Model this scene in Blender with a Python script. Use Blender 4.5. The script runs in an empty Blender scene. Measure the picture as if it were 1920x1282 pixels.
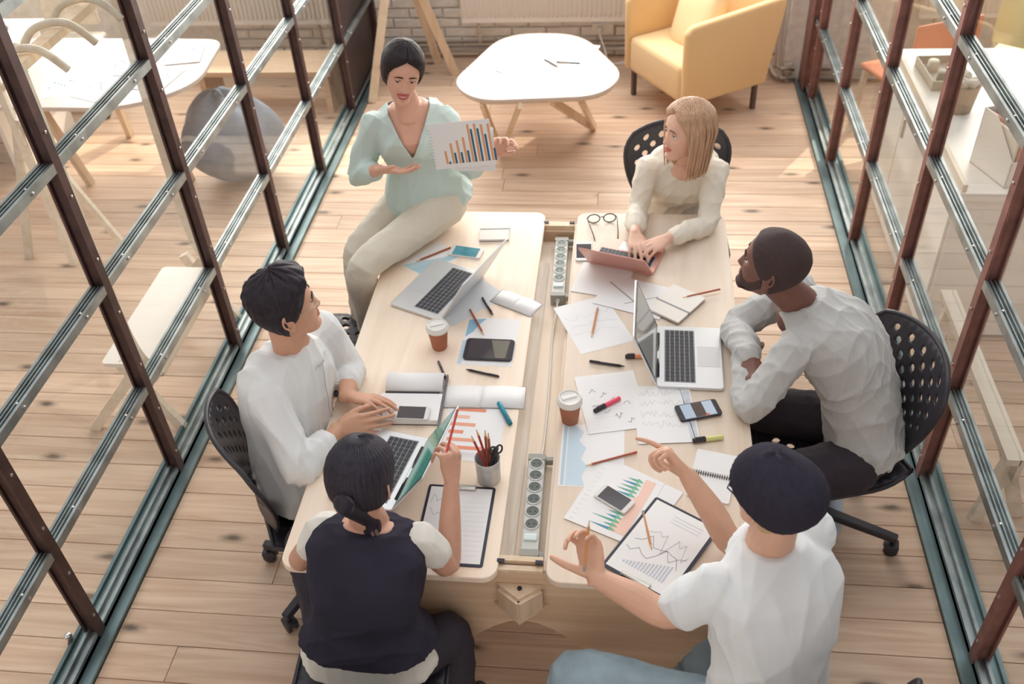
import bpy, bmesh, math, random
import numpy as np
from mathutils import Vector, Matrix
random.seed(7)
PI = math.pi
scene = bpy.context.scene
COL = scene.collection

# ------------------------------------------------------------------ camera
cam_data = bpy.data.cameras.new('camera')
cam = bpy.data.objects.new('camera', cam_data); COL.objects.link(cam)
cam_data.sensor_width = 36.0; cam_data.sensor_fit = 'HORIZONTAL'; cam_data.lens = 33.2745
cam.matrix_world = Matrix(((0.993482, -0.027520, 0.110615, 0.0), (0.101866, 0.649820, -0.753231, 0.0),
                           (-0.051151, 0.759590, 0.648388, 3.0), (0, 0, 0, 1)))
cam_data.clip_end = 60
cam_data.dof.use_dof = True; cam_data.dof.focus_distance = 2.9; cam_data.dof.aperture_fstop = 3.2
scene.camera = cam
# ------------------------------------------------------------------ daylight
world = bpy.data.worlds.new('daylight'); scene.world = world; world.use_nodes = True
bgn = world.node_tree.nodes['Background']
bgn.inputs['Color'].default_value = (0.94, 0.97, 1.0, 1); bgn.inputs['Strength'].default_value = 1.65
sun_d = bpy.data.lights.new('sun', 'SUN'); sun_d.energy = 3.2; sun_d.angle = math.radians(0.6); sun_d.color = (1.0, 0.86, 0.70)
sun = bpy.data.objects.new('sun', sun_d); COL.objects.link(sun)
sun.rotation_euler = Vector((-0.42, -0.68, -0.58)).to_track_quat('-Z', 'Y').to_euler()
# soft sky light entering through the row of windows in the back wall
win_d = bpy.data.lights.new('window_daylight', 'AREA'); win_d.shape = 'RECTANGLE'; win_d.size = 7.5; win_d.size_y = 1.9
win_d.energy = 330; win_d.color = (1.0, 0.95, 0.89)
win = bpy.data.objects.new('window_daylight', win_d); COL.objects.link(win)
win.location = (-0.6, 6.62, 2.05); win.rotation_euler = (math.radians(-96), 0, 0)
scene.view_settings.view_transform = 'Standard'; scene.view_settings.look = 'None'
scene.view_settings.exposure = 0.22; scene.view_settings.gamma = 1.0; scene.view_settings.use_curve_mapping = False

# ------------------------------------------------------------------ materials
MATS = {}
def lin(c):
    return tuple((v/12.92 if v <= 0.04045 else ((v+0.055)/1.055)**2.4) for v in c)
def rgb(r, g, b): return lin((r/255, g/255, b/255))
def mat(name, col, rough=0.5, metal=0.0, noise=0.0, scale=8.0, bump=0.0, bscale=60.0, stretch=(1, 1, 1), coat=0.0, sss=0.0, sheen=0.0, spec=0.5, emit=None):
    if name in MATS: return MATS[name]
    m = bpy.data.materials.new(name); m.use_nodes = True
    nt = m.node_tree; N = nt.nodes; L = nt.links
    b = N['Principled BSDF']
    b.inputs['Base Color'].default_value = (*col, 1); b.inputs['Roughness'].default_value = rough
    b.inputs['Metallic'].default_value = metal; b.inputs['Coat Weight'].default_value = coat
    b.inputs['Specular IOR Level'].default_value = spec
    if sss:
        b.inputs['Subsurface Weight'].default_value = sss; b.inputs['Subsurface Scale'].default_value = 0.012
        b.inputs['Subsurface Radius'].default_value = (1.0, 0.35, 0.2)
    if sheen:
        b.inputs['Sheen Weight'].default_value = sheen
    if emit:
        b.inputs['Emission Color'].default_value = (*emit[0], 1); b.inputs['Emission Strength'].default_value = emit[1]
    if noise or bump:
        tc = N.new('ShaderNodeTexCoord'); mp = N.new('ShaderNodeMapping'); mp.inputs['Scale'].default_value = stretch
        L.new(tc.outputs['Object'], mp.inputs['Vector'])
    if noise:
        nz = N.new('ShaderNodeTexNoise'); nz.inputs['Scale'].default_value = scale; nz.inputs['Detail'].default_value = 6
        L.new(mp.outputs['Vector'], nz.inputs['Vector'])
        r = N.new('ShaderNodeValToRGB')
        r.color_ramp.elements[0].position = 0.3; r.color_ramp.elements[1].position = 0.7
        r.color_ramp.elements[0].color = (*[max(0, c*(1-noise)) for c in col], 1)
        r.color_ramp.elements[1].color = (*[min(1, c*(1+noise)) for c in col], 1)
        L.new(nz.outputs['Fac'], r.inputs['Fac']); L.new(r.outputs['Color'], b.inputs['Base Color'])
    if bump:
        nb = N.new('ShaderNodeTexNoise'); nb.inputs['Scale'].default_value = bscale; nb.inputs['Detail'].default_value = 4
        L.new(mp.outputs['Vector'], nb.inputs['Vector'])
        bp = N.new('ShaderNodeBump'); bp.inputs['Strength'].default_value = bump; bp.inputs['Distance'].default_value = 0.01
        L.new(nb.outputs['Fac'], bp.inputs['Height']); L.new(bp.outputs['Normal'], b.inputs['Normal'])
    MATS[name] = m
    return m
def glass_mat():
    m = bpy.data.materials.new('pane_glass'); m.use_nodes = True
    nt = m.node_tree; nt.nodes.clear()
    o = nt.nodes.new('ShaderNodeOutputMaterial'); mx = nt.nodes.new('ShaderNodeMixShader')
    t = nt.nodes.new('ShaderNodeBsdfTransparent'); t.inputs['Color'].default_value = (0.975, 0.985, 0.98, 1)
    g = nt.nodes.new('ShaderNodeBsdfGlossy'); g.inputs['Roughness'].default_value = 0.0
    f = nt.nodes.new('ShaderNodeLayerWeight'); f.inputs['Blend'].default_value = 0.5
    p = nt.nodes.new('ShaderNodeMath'); p.operation = 'POWER'; p.inputs[1].default_value = 4.0
    q = nt.nodes.new('ShaderNodeMath'); q.operation = 'MULTIPLY_ADD'; q.inputs[1].default_value = 0.45; q.inputs[2].default_value = 0.025
    nt.links.new(f.outputs['Facing'], p.inputs[0]); nt.links.new(p.outputs[0], q.inputs[0])
    nt.links.new(q.outputs[0], mx.inputs[0]); nt.links.new(t.outputs[0], mx.inputs[1]); nt.links.new(g.outputs[0], mx.inputs[2])
    nt.links.new(mx.outputs[0], o.inputs[0])
    return m
GLASS = glass_mat()

def wood_mat(name, c1, c2, axis='X', rough=0.45, knots=0.0, ring=2.2):
    """grain running along one axis, optional dark knots; varied per object"""
    m = bpy.data.materials.new(name); m.use_nodes = True
    nt = m.node_tree; N = nt.nodes; L = nt.links; b = N['Principled BSDF']; b.inputs['Roughness'].default_value = rough
    tc = N.new('ShaderNodeTexCoord'); oi = N.new('ShaderNodeObjectInfo')
    cmb = N.new('ShaderNodeCombineXYZ'); ml = N.new('ShaderNodeMath'); ml.operation = 'MULTIPLY'; ml.inputs[1].default_value = 37.0
    L.new(oi.outputs['Random'], ml.inputs[0])
    for k in range(3): L.new(ml.outputs[0], cmb.inputs[k])
    ad = N.new('ShaderNodeVectorMath'); ad.operation = 'ADD'
    L.new(tc.outputs['Object'], ad.inputs[0]); L.new(cmb.outputs[0], ad.inputs[1])
    mp = N.new('ShaderNodeMapping')
    mp.inputs['Scale'].default_value = (0.9, 14, 14) if axis == 'X' else ((14, 0.9, 14) if axis == 'Y' else (14, 14, 0.9))
    L.new(ad.outputs[0], mp.inputs['Vector'])
    n1 = N.new('ShaderNodeTexNoise'); n1.inputs['Scale'].default_value = ring; n1.inputs['Detail'].default_value = 8; n1.inputs['Distortion'].default_value = 1.2
    L.new(mp.outputs['Vector'], n1.inputs['Vector'])
    r = N.new('ShaderNodeValToRGB'); r.color_ramp.elements[0].position = 0.32; r.color_ramp.elements[1].position = 0.66
    r.color_ramp.elements[0].color = (*c2, 1); r.color_ramp.elements[1].color = (*c1, 1)
    L.new(n1.outputs['Fac'], r.inputs['Fac'])
    out = r.outputs['Color']
    # board-to-board tone
    hv = N.new('ShaderNodeHueSaturation'); mr = N.new('ShaderNodeMapRange')
    mr.inputs['To Min'].default_value = 0.86; mr.inputs['To Max'].default_value = 1.10
    L.new(oi.outputs['Random'], mr.inputs['Value']); L.new(mr.outputs[0], hv.inputs['Value']); L.new(out, hv.inputs['Color'])
    out = hv.outputs['Color']
    if knots:
        mk = N.new('ShaderNodeMapping'); mk.inputs['Scale'].default_value = (2.1, 5.2, 1) if axis == 'X' else (5.2, 2.1, 1)
        L.new(ad.outputs[0], mk.inputs['Vector'])
        wz = N.new('ShaderNodeTexNoise'); wz.inputs['Scale'].default_value = 9; L.new(mk.outputs[0], wz.inputs['Vector'])
        mixv = N.new('ShaderNodeMixRGB'); mixv.inputs[0].default_value = 0.06; L.new(mk.outputs[0], mixv.inputs[1]); L.new(wz.outputs['Color'], mixv.inputs[2])
        v = N.new('ShaderNodeTexVoronoi'); v.inputs['Scale'].default_value = 0.75; v.voronoi_dimensions = '2D'
        L.new(mixv.outputs[0], v.inputs['Vector'])
        kr = N.new('ShaderNodeValToRGB'); kr.color_ramp.elements[0].position = 0.025; kr.color_ramp.elements[0].color = (1, 1, 1, 1)
        kr.color_ramp.elements[1].position = 0.11; kr.color_ramp.elements[1].color = (0, 0, 0, 1)
        e = kr.color_ramp.elements.new(0.06); e.color = (0.42, 0.42, 0.42, 1)
        L.new(v.outputs['Distance'], kr.inputs['Fac'])
        km = N.new('ShaderNodeMath'); km.operation = 'MULTIPLY'; km.inputs[1].default_value = knots; L.new(kr.outputs['Color'], km.inputs[0])
        mx = N.new('ShaderNodeMixRGB'); mx.inputs[2].default_value = (*[c*0.22 for c in c2], 1)
        L.new(km.outputs[0], mx.inputs[0]); L.new(out, mx.inputs[1]); out = mx.outputs[0]
    L.new(out, b.inputs['Base Color'])
    bp = N.new('ShaderNodeBump'); bp.inputs['Strength'].default_value = 0.12; bp.inputs['Distance'].default_value = 0.004
    L.new(n1.outputs['Fac'], bp.inputs['Height']); L.new(bp.outputs['Normal'], b.inputs['Normal'])
    MATS[name] = m
    return m

M_plank = wood_mat('floor_pine', rgb(226, 198, 172), rgb(202, 168, 141), 'X', 0.42, knots=0.95, ring=1.6)
M_birch = wood_mat('birch_ply', rgb(243, 226, 207), rgb(234, 213, 190), 'Y', 0.42, ring=1.2)
M_birchx = wood_mat('birch_ply_panel', rgb(222, 194, 164), rgb(205, 172, 140), 'X', 0.5, ring=1.2)
M_pine = wood_mat('pale_pine', rgb(236, 214, 186), rgb(222, 192, 158), 'Z', 0.5, ring=1.4)
M_ply = wood_mat('whitewashed_ply', rgb(240, 230, 214), rgb(226, 212, 190), 'Y', 0.5, ring=1.2)
M_steel = mat('weathered_zinc', rgb(150, 158, 158), 0.42, 0.75, noise=0.35, scale=9, stretch=(1, 1, 1))
M_steelfl = mat('galvanised_track', rgb(112, 130, 132), 0.45, 0.7, noise=0.3, scale=5)
M_rust = mat('brown_steel', rgb(78, 56, 54), 0.5, 0.3, noise=0.35, scale=14)
M_brown_lit = mat('brown_steel_warm_lit', rgb(134, 92, 84), 0.5, 0.2, noise=0.3, scale=14)  # brown steel with a warm light leak put into its colour
M_bolt = mat('bolt_zinc', rgb(205, 200, 195), 0.3, 0.9)
M_white = mat('white_lacquer', rgb(243, 238, 230), 0.4)
M_paint = mat('whitewash', rgb(242, 236, 228), 0.8, noise=0.10, scale=18, bump=0.5, bscale=30)
M_mortar = mat('mortar', rgb(196, 182, 166), 0.9, noise=0.15, scale=25)
M_black = mat('black_plastic', rgb(50, 47, 54), 0.42)
M_blackm = mat('black_metal', rgb(44, 42, 48), 0.35, 0.4)
M_paper = mat('paper', rgb(240, 239, 238), 0.8)
M_alu = mat('aluminium', rgb(222, 224, 226), 0.32, 0.55)
M_key = mat('key_black', rgb(45, 44, 50), 0.5)

# ------------------------------------------------------------------ mesh helpers
def new_obj(name, bm, m=None, parent=None, smooth=False, loc=None):
    me = bpy.data.meshes.new(name)
    bm.normal_update(); bm.to_mesh(me); bm.free()
    if smooth:
        me.polygons.foreach_set('use_smooth', [True]*len(me.polygons))
    o = bpy.data.objects.new(name, me); COL.objects.link(o)
    if m is not None:
        for mm in (m if isinstance(m, (list, tuple)) else [m]): me.materials.append(mm)
    if parent is not None: o.parent = parent
    if loc is not None: o.location = loc
    return o
def from_data(name, vs, fs, m=None, parent=None, smooth=False):
    me = bpy.data.meshes.new(name); me.from_pydata([tuple(v) for v in vs], [], fs); me.update()
    if smooth: me.polygons.foreach_set('use_smooth', [True]*len(me.polygons))
    o = bpy.data.objects.new(name, me); COL.objects.link(o)
    if m is not None:
        for mm in (m if isinstance(m, (list, tuple)) else [m]): me.materials.append(mm)
    if parent is not None: o.parent = parent
    return o
def tag(o, label, cat, group=None):
    o['label'] = label; o['category'] = cat
    if group: o['group'] = group
    return o
def thing(name, label, cat, loc=(0, 0, 0), rotz=0.0, group=None):
    o = bpy.data.objects.new(name, None); COL.objects.link(o); o.empty_display_size = 0.05
    o.location = loc; o.rotation_euler = (0, 0, rotz)
    return tag(o, label, cat, group)
def structure(o):
    o['kind'] = 'structure'; return o
def share(o, parent, loc=(0, 0, 0), rot=None, name=None):
    c = o.copy(); COL.objects.link(c); c.parent = parent; c.location = loc
    if rot is not None: c.rotation_euler = rot
    return c
def copy_tree(o, parent=None):
    c = o.copy(); COL.objects.link(c); c.parent = parent
    for ch in list(o.children):
        copy_tree(ch, c)
    return c
def box(bm, c, s, rot=None, mi=0, bev=0.0):
    """c centre, s full size"""
    g = bmesh.ops.create_cube(bm, size=1.0)
    vs = g['verts']
    bmesh.ops.scale(bm, vec=s, verts=vs)
    if bev > 0:
        es = list({e for v in vs for e in v.link_edges})
        r = bmesh.ops.bevel(bm, geom=es, offset=bev, segments=2, affect='EDGES', profile=0.6)
        vs = list({v for f in r['faces'] for v in f.verts} | {v for v in vs if v.is_valid})
    if rot is not None:
        bmesh.ops.rotate(bm, verts=vs, cent=(0, 0, 0), matrix=rot.to_3x3() if isinstance(rot, Matrix) else rot)
    bmesh.ops.translate(bm, vec=c, verts=vs)
    if mi:
        for f in {f for v in vs for f in v.link_faces}: f.material_index = mi
    return vs
def frame(d, up=(0, 0, 1)):
    d = Vector(d).normalized(); u = Vector(up)
    if abs(d.dot(u)) > 0.98: u = Vector((0, 1, 0)) if abs(d.y) < 0.9 else Vector((1, 0, 0))
    x = d.cross(u).normalized(); y = x.cross(d).normalized()
    return x, y, d
def bar(bm, a, b, w, h, up=(0, 0, 1), mi=0):
    """rectangular bar from a to b, w sideways, h along up"""
    a = Vector(a); b = Vector(b); x, y, d = frame(b-a, up)
    vs = [bm.verts.new(p + x*sx*w/2 + y*sy*h/2) for p in (a, b) for sx, sy in ((-1, -1), (1, -1), (1, 1), (-1, 1))]
    for q in ((3, 2, 1, 0), (4, 5, 6, 7), (0, 1, 5, 4), (1, 2, 6, 5), (2, 3, 7, 6), (3, 0, 4, 7)):
        f = bm.faces.new([vs[i] for i in q]); f.material_index = mi
    return vs
def tube(bm, pts, rad, n=12, cap=True, mi=0, flat=None, up=None):
    """swept round tube through points with a radius each; flat=(a,b) squeezes the section"""
    pts = [Vector(p) for p in pts]
    if not isinstance(rad, (list, tuple)): rad = [rad]*len(pts)
    rings = []; px = None
    for i, p in enumerate(pts):
        d = (pts[min(i+1, len(pts)-1)] - pts[max(i-1, 0)]).normalized()
        if px is None:
            x, y, _ = frame(d, up or (0, 0, 1))
        else:
            x = (px - d*px.dot(d)).normalized(); y = d.cross(x)
        px = x
        r = rad[i]; ra, rb = (r, r) if not isinstance(r, tuple) else r
        if flat: ra, rb = ra*flat[0], rb*flat[1]
        rings.append([bm.verts.new(p + x*math.cos(2*PI*k/n)*ra + y*math.sin(2*PI*k/n)*rb) for k in range(n)])
    for i in range(len(rings)-1):
        for k in range(n):
            f = bm.faces.new([rings[i][k], rings[i][(k+1) % n], rings[i+1][(k+1) % n], rings[i+1][k]]); f.material_index = mi
    if cap:
        f = bm.faces.new(rings[0][::-1]); f.material_index = mi
        f = bm.faces.new(rings[-1]); f.material_index = mi
    return rings
def lathe(bm, prof, n=32, c=(0, 0, 0), mi=0):
    c = Vector(c); rings = []
    for r, z in prof:
        rings.append([bm.verts.new(c + Vector((r*math.cos(2*PI*k/n), r*math.sin(2*PI*k/n), z))) for k in range(n)])
    for i in range(len(rings)-1):
        for k in range(n):
            f = bm.faces.new([rings[i][k], rings[i][(k+1) % n], rings[i+1][(k+1) % n], rings[i+1][k]]); f.material_index = mi
    f = bm.faces.new(rings[0][::-1]); f.material_index = mi
    f = bm.faces.new(rings[-1]); f.material_index = mi
def prism(bm, poly, z0, z1, mi=0, bev=0.0):
    """extruded polygon (ccw list of xy)"""
    lo = [bm.verts.new((x, y, z0)) for x, y in poly]; hi = [bm.verts.new((x, y, z1)) for x, y in poly]
    fb = bm.faces.new(lo[::-1]); ft = bm.faces.new(hi); fb.material_index = ft.material_index = mi
    n = len(poly)
    for k in range(n):
        f = bm.faces.new([lo[k], lo[(k+1) % n], hi[(k+1) % n], hi[k]]); f.material_index = mi
    return lo + hi
def rrect(x0, y0, x1, y1, r, n=5):
    out = []
    for cx, cy, a0 in ((x1-r, y0+r, -PI/2), (x1-r, y1-r, 0), (x0+r, y1-r, PI/2), (x0+r, y0+r, PI)):
        for k in range(n+1):
            a = a0 + PI/2*k/n; out.append((cx+r*math.cos(a), cy+r*math.sin(a)))
    return out
def catmull(P, n):
    P = [np.array(p, float) for p in P]
    out = []
    for i in range(len(P)-1):
        p0 = P[max(i-1, 0)]; p1 = P[i]; p2 = P[i+1]; p3 = P[min(i+2, len(P)-1)]
        for k in range(n):
            t = k/n
            out.append(0.5*((2*p1)+(-p0+p2)*t+(2*p0-5*p1+4*p2-p3)*t*t+(-p0+3*p1-3*p2+p3)*t**3))
    out.append(P[-1]); return out
def bevel_mod(o, w, seg=2):
    b = o.modifiers.new('bevel', 'BEVEL'); b.width = w; b.segments = seg; b.limit_method = 'ANGLE'; b.angle_limit = 0.6
    return o

# ================================================================== the setting
bm = bmesh.new(); box(bm, (-0.4, 3.3, -0.04), (11.2, 7.6, 0.04))
floor = structure(new_obj('floor', bm, M_mortar))
# pine boards running across the room
PW = 0.142; rows = int(7.0/PW)
plank_cache = {}
y = -0.1; ri = 0
while y < 6.8:
    x = -5.9 + random.uniform(0, 1.6); first = True
    x0 = -6.0
    while x0 < 5.1:
        ln = random.uniform(2.6, 4.6) if not first else x + 6.0 + 1.0
        first = False
        x1 = min(x0 + ln, 5.2)
        bm = bmesh.new(); w = x1 - x0 - 0.002
        box(bm, (0, 0, -0.011), (w, PW-0.0024, 0.022))
        es = [e for e in bm.edges if all(v.co.z > -0.001 for v in e.verts)]
        bmesh.ops.bevel(bm, geom=es, offset=0.0015, segments=1, affect='EDGES')
        p = new_obj('plank', bm, M_plank, floor, loc=((x0+x1)/2, y+PW/2, random.uniform(-0.0008, 0.0)))
        x0 = x1
    y += PW; ri += 1

# back wall of whitewashed brick with a row of windows above the radiators
WY = 6.80
bm = bmesh.new()
def slab(x0, x1, z0, z1): box(bm, ((x0+x1)/2, WY+0.20, (z0+z1)/2), (x1-x0, 0.36, z1-z0))
slab(-6.0, 5.2, -0.06, 1.0); slab(-6.0, 5.2, 3.1, 6.6)
wins = []
xw = -6.0
for (wa, wb) in ((-5.6, -3.9), (-3.3, -1.75), (-1.25, 0.45), (1.75, 3.4), (3.9, 5.0)):
    slab(xw, wa, 1.0, 3.1); wins.append((wa, wb)); xw = wb
slab(xw, 5.2, 1.0, 3.1)
wall_back = structure(new_obj('wall_back', bm, M_paint))
BR = []
for k in range(5):
    b2 = bmesh.new(); vs = box(b2, (0, 0, 0), (0.242, 0.03, 0.064))
    for v in b2.verts: v.co += Vector((random.uniform(-.004, .004), random.uniform(-.004, .004), random.uniform(-.004, .004)))
    bmesh.ops.bevel(b2, geom=list(b2.edges), offset=0.006, segments=1, affect='EDGES')
    BR.append(new_obj('brick', b2, M_paint, wall_back, loc=(-3.0+0.254*k, WY+0.0115, 0.04)))
nb = 5
for r in range(7):
    z = 0.04 + r*0.074
    x = -3.0 + (0.127 if r % 2 else 0)
    k = 0
    while x < 1.25:
        if not (r == 0 and k < 5):
            if nb < 300:
                share(BR[random.randrange(5)], wall_back, (x, WY+0.0115+random.uniform(-.002, .002), z)); nb += 1
        x += 0.254; k += 1
for i, (wa, wb) in enumerate(wins):
    bm = bmesh.new()
    z0, z1 = 1.0, 3.1; yy = WY+0.12
    for xx in (wa+0.03, (wa+wb)/2, wb-0.03): box(bm, (xx, yy, (z0+z1)/2), (0.06, 0.06, z1-z0))
    for zz in (z0+0.03, 1.75, 2.4, z1-0.03): box(bm, ((wa+wb)/2, yy, zz), (wb-wa, 0.05, 0.05))
    w = structure(new_obj('window_%d' % (i+1), bm, M_white))
    bm = bmesh.new(); box(bm, ((wa+wb)/2, yy, (z0+z1)/2), (wb-wa-0.1, 0.006, z1-z0-0.1)); new_obj('pane', bm, GLASS, w)
    bm = bmesh.new(); box(bm, ((wa+wb)/2, WY+0.05, 2.32), (wb-wa-0.02, 0.004, 1.56)); tube(bm, [(wa+0.01, WY+0.05, 1.54), (wb-0.01, WY+0.05, 1.54)], 0.014, 8)
    new_obj('added_blind', bm, mat('added_blind_cloth', rgb(236, 228, 214), 0.9), w)  # unseen blinds, added so the sun only reaches in low patches
# unseen rest of the hall; walls and part ceiling added to shade the near end
for nm, c, s_ in (('wall_front', (-0.4, -0.72, 3.3), (11.4, 0.2, 6.66)), ('wall_outer_left', (-6.1, 3.1, 3.3), (0.2, 7.5, 6.66)), ('wall_outer_right', (5.3, 3.1, 3.3), (0.2, 7.5, 6.66)), ('ceiling', (-0.4, 0.75, 6.7), (11.4, 3.1, 0.14))):
    bm = bmesh.new(); box(bm, c, s_); structure(new_obj(nm, bm, mat('hall_plaster', rgb(188, 188, 192), 0.9, noise=.05, scale=3)))
# white pillar between the two halves of the back wall
bm = bmesh.new(); box(bm, (1.42, 6.60, 1.94), (0.66, 0.42, 3.92), bev=0.008)
column = structure(new_obj('wall_pillar', bm, M_paint))
bm = bmesh.new()
tube(bm, [(1.07, 6.36, 0.09), (1.165, 6.36, 0.09)], 0.018, 10); tube(bm, [(1.07, 6.34, 0.03), (1.165, 6.34, 0.03)], 0.018, 10)
tube(bm, [(1.07, 6.36, 0.09), (1.05, 6.38, 0.11), (1.05, 6.42, 0.3), (1.05, 6.5, 1.9)], 0.018, 10)
tube(bm, [(1.07, 6.34, 0.03), (1.035, 6.36, 0.05), (1.0, 6.6, 0.07), (1.0, 6.75, 0.07), (-1.77, 6.76, 0.07)], 0.016, 10)
tube(bm, [(-1.77, 6.765, 0.13), (0.95, 6.765, 0.13)], 0.016, 10)
tube(bm, [(1.12, 6.36, 0.0), (1.12, 6.36, 0.13)], 0.026, 10)
tag(new_obj('heating_pipe', bm, mat('pipe_cream', rgb(214, 200, 186), 0.45), None, True), 'cream heating pipes running along the foot of the brick wall and pillar', 'pipe')

bm = bmesh.new()
tube(bm, [(1.33, 6.36, 0.09), (1.78, 6.36, 0.09)], 0.018, 10); tube(bm, [(1.33, 6.34, 0.03), (1.78, 6.34, 0.03)], 0.018, 10); tube(bm, [(1.5, 6.355, 0.0), (1.5, 6.355, 0.12)], 0.026, 10)
tag(new_obj('heating_pipe', bm, MATS['pipe_cream'], None, True), 'short cream heating pipes at the pillar foot beyond the right partition', 'pipe')

# two steel-framed glass partitions
def partition(name, X, ys, yend, ynear, msteel, mm, side, dark=None):
    """side = +1 when the room lies on the +x side"""
    root = structure(thing(name, '', '', (X, 0, 0)))
    del root['label']; del root['category']
    L = yend - ynear; yc = (yend+ynear)/2
    bm = bmesh.new(); box(bm, (0, yc, 0.006), (0.15, L, 0.012)); 
    for s in (-1, 1): box(bm, (s*0.068, yc, 0.016), (0.014, L, 0.02))
    new_obj('floor_track', bm, M_steelfl, root)
    bm = bmesh.new()
    for s in (-1, 1): box(bm, (s*0.017, yc, 0.03), (0.012, L, 0.036))
    box(bm, (0, yc, 0.022), (0.046, L, 0.02))
    new_obj('glazing_channel', bm, M_steel, root)
    HT = 2.55
    mull = None
    for yy in ys:
        if mull is None:
            bm = bmesh.new()
            box(bm, (0, 0, HT/2+0.02), (0.05, 0.018, HT)); box(bm, (side*0.022, 0, HT/2+0.02), (0.010, 0.042, HT)); box(bm, (-side*0.022, 0, HT/2+0.02), (0.010, 0.042, HT))
            mull = new_obj('mullion', bm, mm, root, loc=(0, yy, 0))
        else: share(mull, root, (0, yy, 0))
    edges = [ynear] + ys + ([yend] if yend - ys[-1] > 0.05 else [])
    hs = [0.03, 0.5, 1.0, 1.5, 2.0, 2.5]
    cache = {}; pc = {}
    bolt = None
    for i in range(len(edges)-1):
        a, b = edges[i], edges[i+1]; ln = round(b-a-0.042, 3)
        for k in range(1, 6):
            if ln not in cache:
                bm = bmesh.new(); box(bm, (0, 0, 0), (0.05, ln, 0.014)); box(bm, (side*0.022, 0, 0), (0.010, ln, 0.036)); box(bm, (-side*0.022, 0, 0), (0.010, ln, 0.036))
                for s in (-0.007, 0.007): box(bm, (s, 0, 0.012), (0.004, ln, 0.012))
                cache[ln] = new_obj('rail', bm, msteel, root, loc=(0, (a+b)/2, hs[k]))
            else: share(cache[ln], root, (0, (a+b)/2, hs[k]))
            for f in (0.22, 0.78):
                if k > 3: continue
                if bolt is None:
                    bm = bmesh.new(); lathe(bm, [(0.006, 0), (0.006, 0.004), (0.003, 0.006)], 8)
                    bmesh.ops.rotate(bm, verts=bm.verts, cent=(0, 0, 0), matrix=Matrix.Rotation(side*PI/2, 3, 'Y'))
                    bolt = new_obj('bolt', bm, M_bolt, root, loc=(side*0.027, a+(b-a)*f, hs[k]))
                else: share(bolt, root, (side*0.027, a+(b-a)*f, hs[k]))
                share(bolt, root, (side*0.008, a+(b-a)*f, hs[k]+0.012), (0, -side*PI/2, 0))
        for k in range(0, 5):
            key = (ln, k == 0)
            h = hs[k+1]-hs[k]-0.014
            if dark and i >= dark:
                pm = mat('dark_sheet', rgb(66, 52, 52), 0.4, 0.3, noise=0.2, scale=6); nm = 'sheet_panel'; key = (ln, k == 0, 1)
            else: pm = GLASS; nm = 'pane'
            if key not in pc:
                bm = bmesh.new(); box(bm, (0, 0, 0), (0.005, ln, h)); pc[key] = new_obj(nm, bm, pm, root, loc=(0, (a+b)/2, (hs[k]+hs[k+1])/2))
            else: share(pc[key], root, (0, (a+b)/2, (hs[k]+hs[k+1])/2))
    for yy in ys:
        for z in (0.13, 0.38, 0.62, 0.88, 1.12, 1.38, 1.62): share(bolt, root, (side*0.027, yy, z))
    return root
WL = partition('wall_left', -1.87, [0.94, 1.77, 2.57, 3.37, 4.20, 5.04, 5.86], 6.72, 0.1, M_steel, M_rust, 1, dark=7)
WR = partition('wall_right', 1.245, [1.05, 1.88, 2.71, 3.54, 4.37, 5.20, 6.03], 6.36, 0.2, M_steel, M_brown_lit, -1)
# wide end post where the right partition meets the pillar
bm = bmesh.new(); box(bm, (0, 0, 1.3), (0.07, 0.15, 2.6)); box(bm, (-0.04, 0.0, 1.3), (0.012, 0.19, 2.6)); new_obj('end_post', bm, M_brown_lit, WR, loc=(0, 6.26, 0))
bm = bmesh.new(); box(bm, (0, 0, 1.3), (0.06, 0.05, 2.6)); new_obj('end_post', bm, M_rust, WL, loc=(0, 6.72, 0))
# chrome door stop standing beside the left track
d = thing('door_stop', 'small chrome door stop on the floor beside the left partition track', 'door stop', (-1.951,1.730,0.000))
bm = bmesh.new(); lathe(bm, [(0.016, 0), (0.016, 0.004), (0.009, 0.006), (0.009, 0.035)], 16); new_obj('stem', bm, M_blackm, d, True)
bm = bmesh.new(); lathe(bm, [(0.012, 0.035), (0.014, 0.038), (0.014, 0.05), (0.011, 0.055), (0.004, 0.057)], 16); new_obj('cap', bm, mat('chrome', rgb(225, 225, 228), 0.15, 1.0), d, True)

# radiators
def radiator(name, x0, x1, label):
    r = thing(name, label, 'radiator', ((x0+x1)/2, 6.64, 0))
    w = x1-x0
    bm = bmesh.new(); box(bm, (0, 0.02, 0.60), (w, 0.05, 0.56), bev=0.008); new_obj('body', bm, M_white, r)
    bm = bmesh.new()
    n = int(w/0.034)
    for k in range(n):
        xx = -w/2 + (k+0.5)*w/n
        tube(bm, [(xx, -0.006, 0.36), (xx, -0.008, 0.38), (xx, -0.008, 0.82), (xx, -0.006, 0.84)], [(0.004, 0.004), (0.011, 0.010), (0.011, 0.010), (0.004, 0.004)], 8)
    o = new_obj('ribs', bm, M_white, r, True); o['kind'] = 'stuff'
    bm = bmesh.new(); box(bm, (0, 0.0, 0.885), (w+0.01, 0.11, 0.012)); new_obj('top_grille', bm, M_white, r)
    for s in (-1, 1):
        bm = bmesh.new(); tube(bm, [(s*(w/2-0.12), 0.12, 0.13), (s*(w/2-0.12), 0.06, 0.15), (s*(w/2-0.12), 0.04, 0.33)], 0.012, 8)
        new_obj('feed_pipe', bm, MATS['pipe_cream'], r, True)
radiator('radiator', -1.19, 0.62, 'long white ribbed panel radiator behind the pale coffee table')
radiator('radiator', -3.55, -2.15, 'white ribbed radiator seen through the left glass partition')
radiator('radiator', 2.0, 3.6, 'white ribbed radiator seen through the right glass partition')
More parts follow.
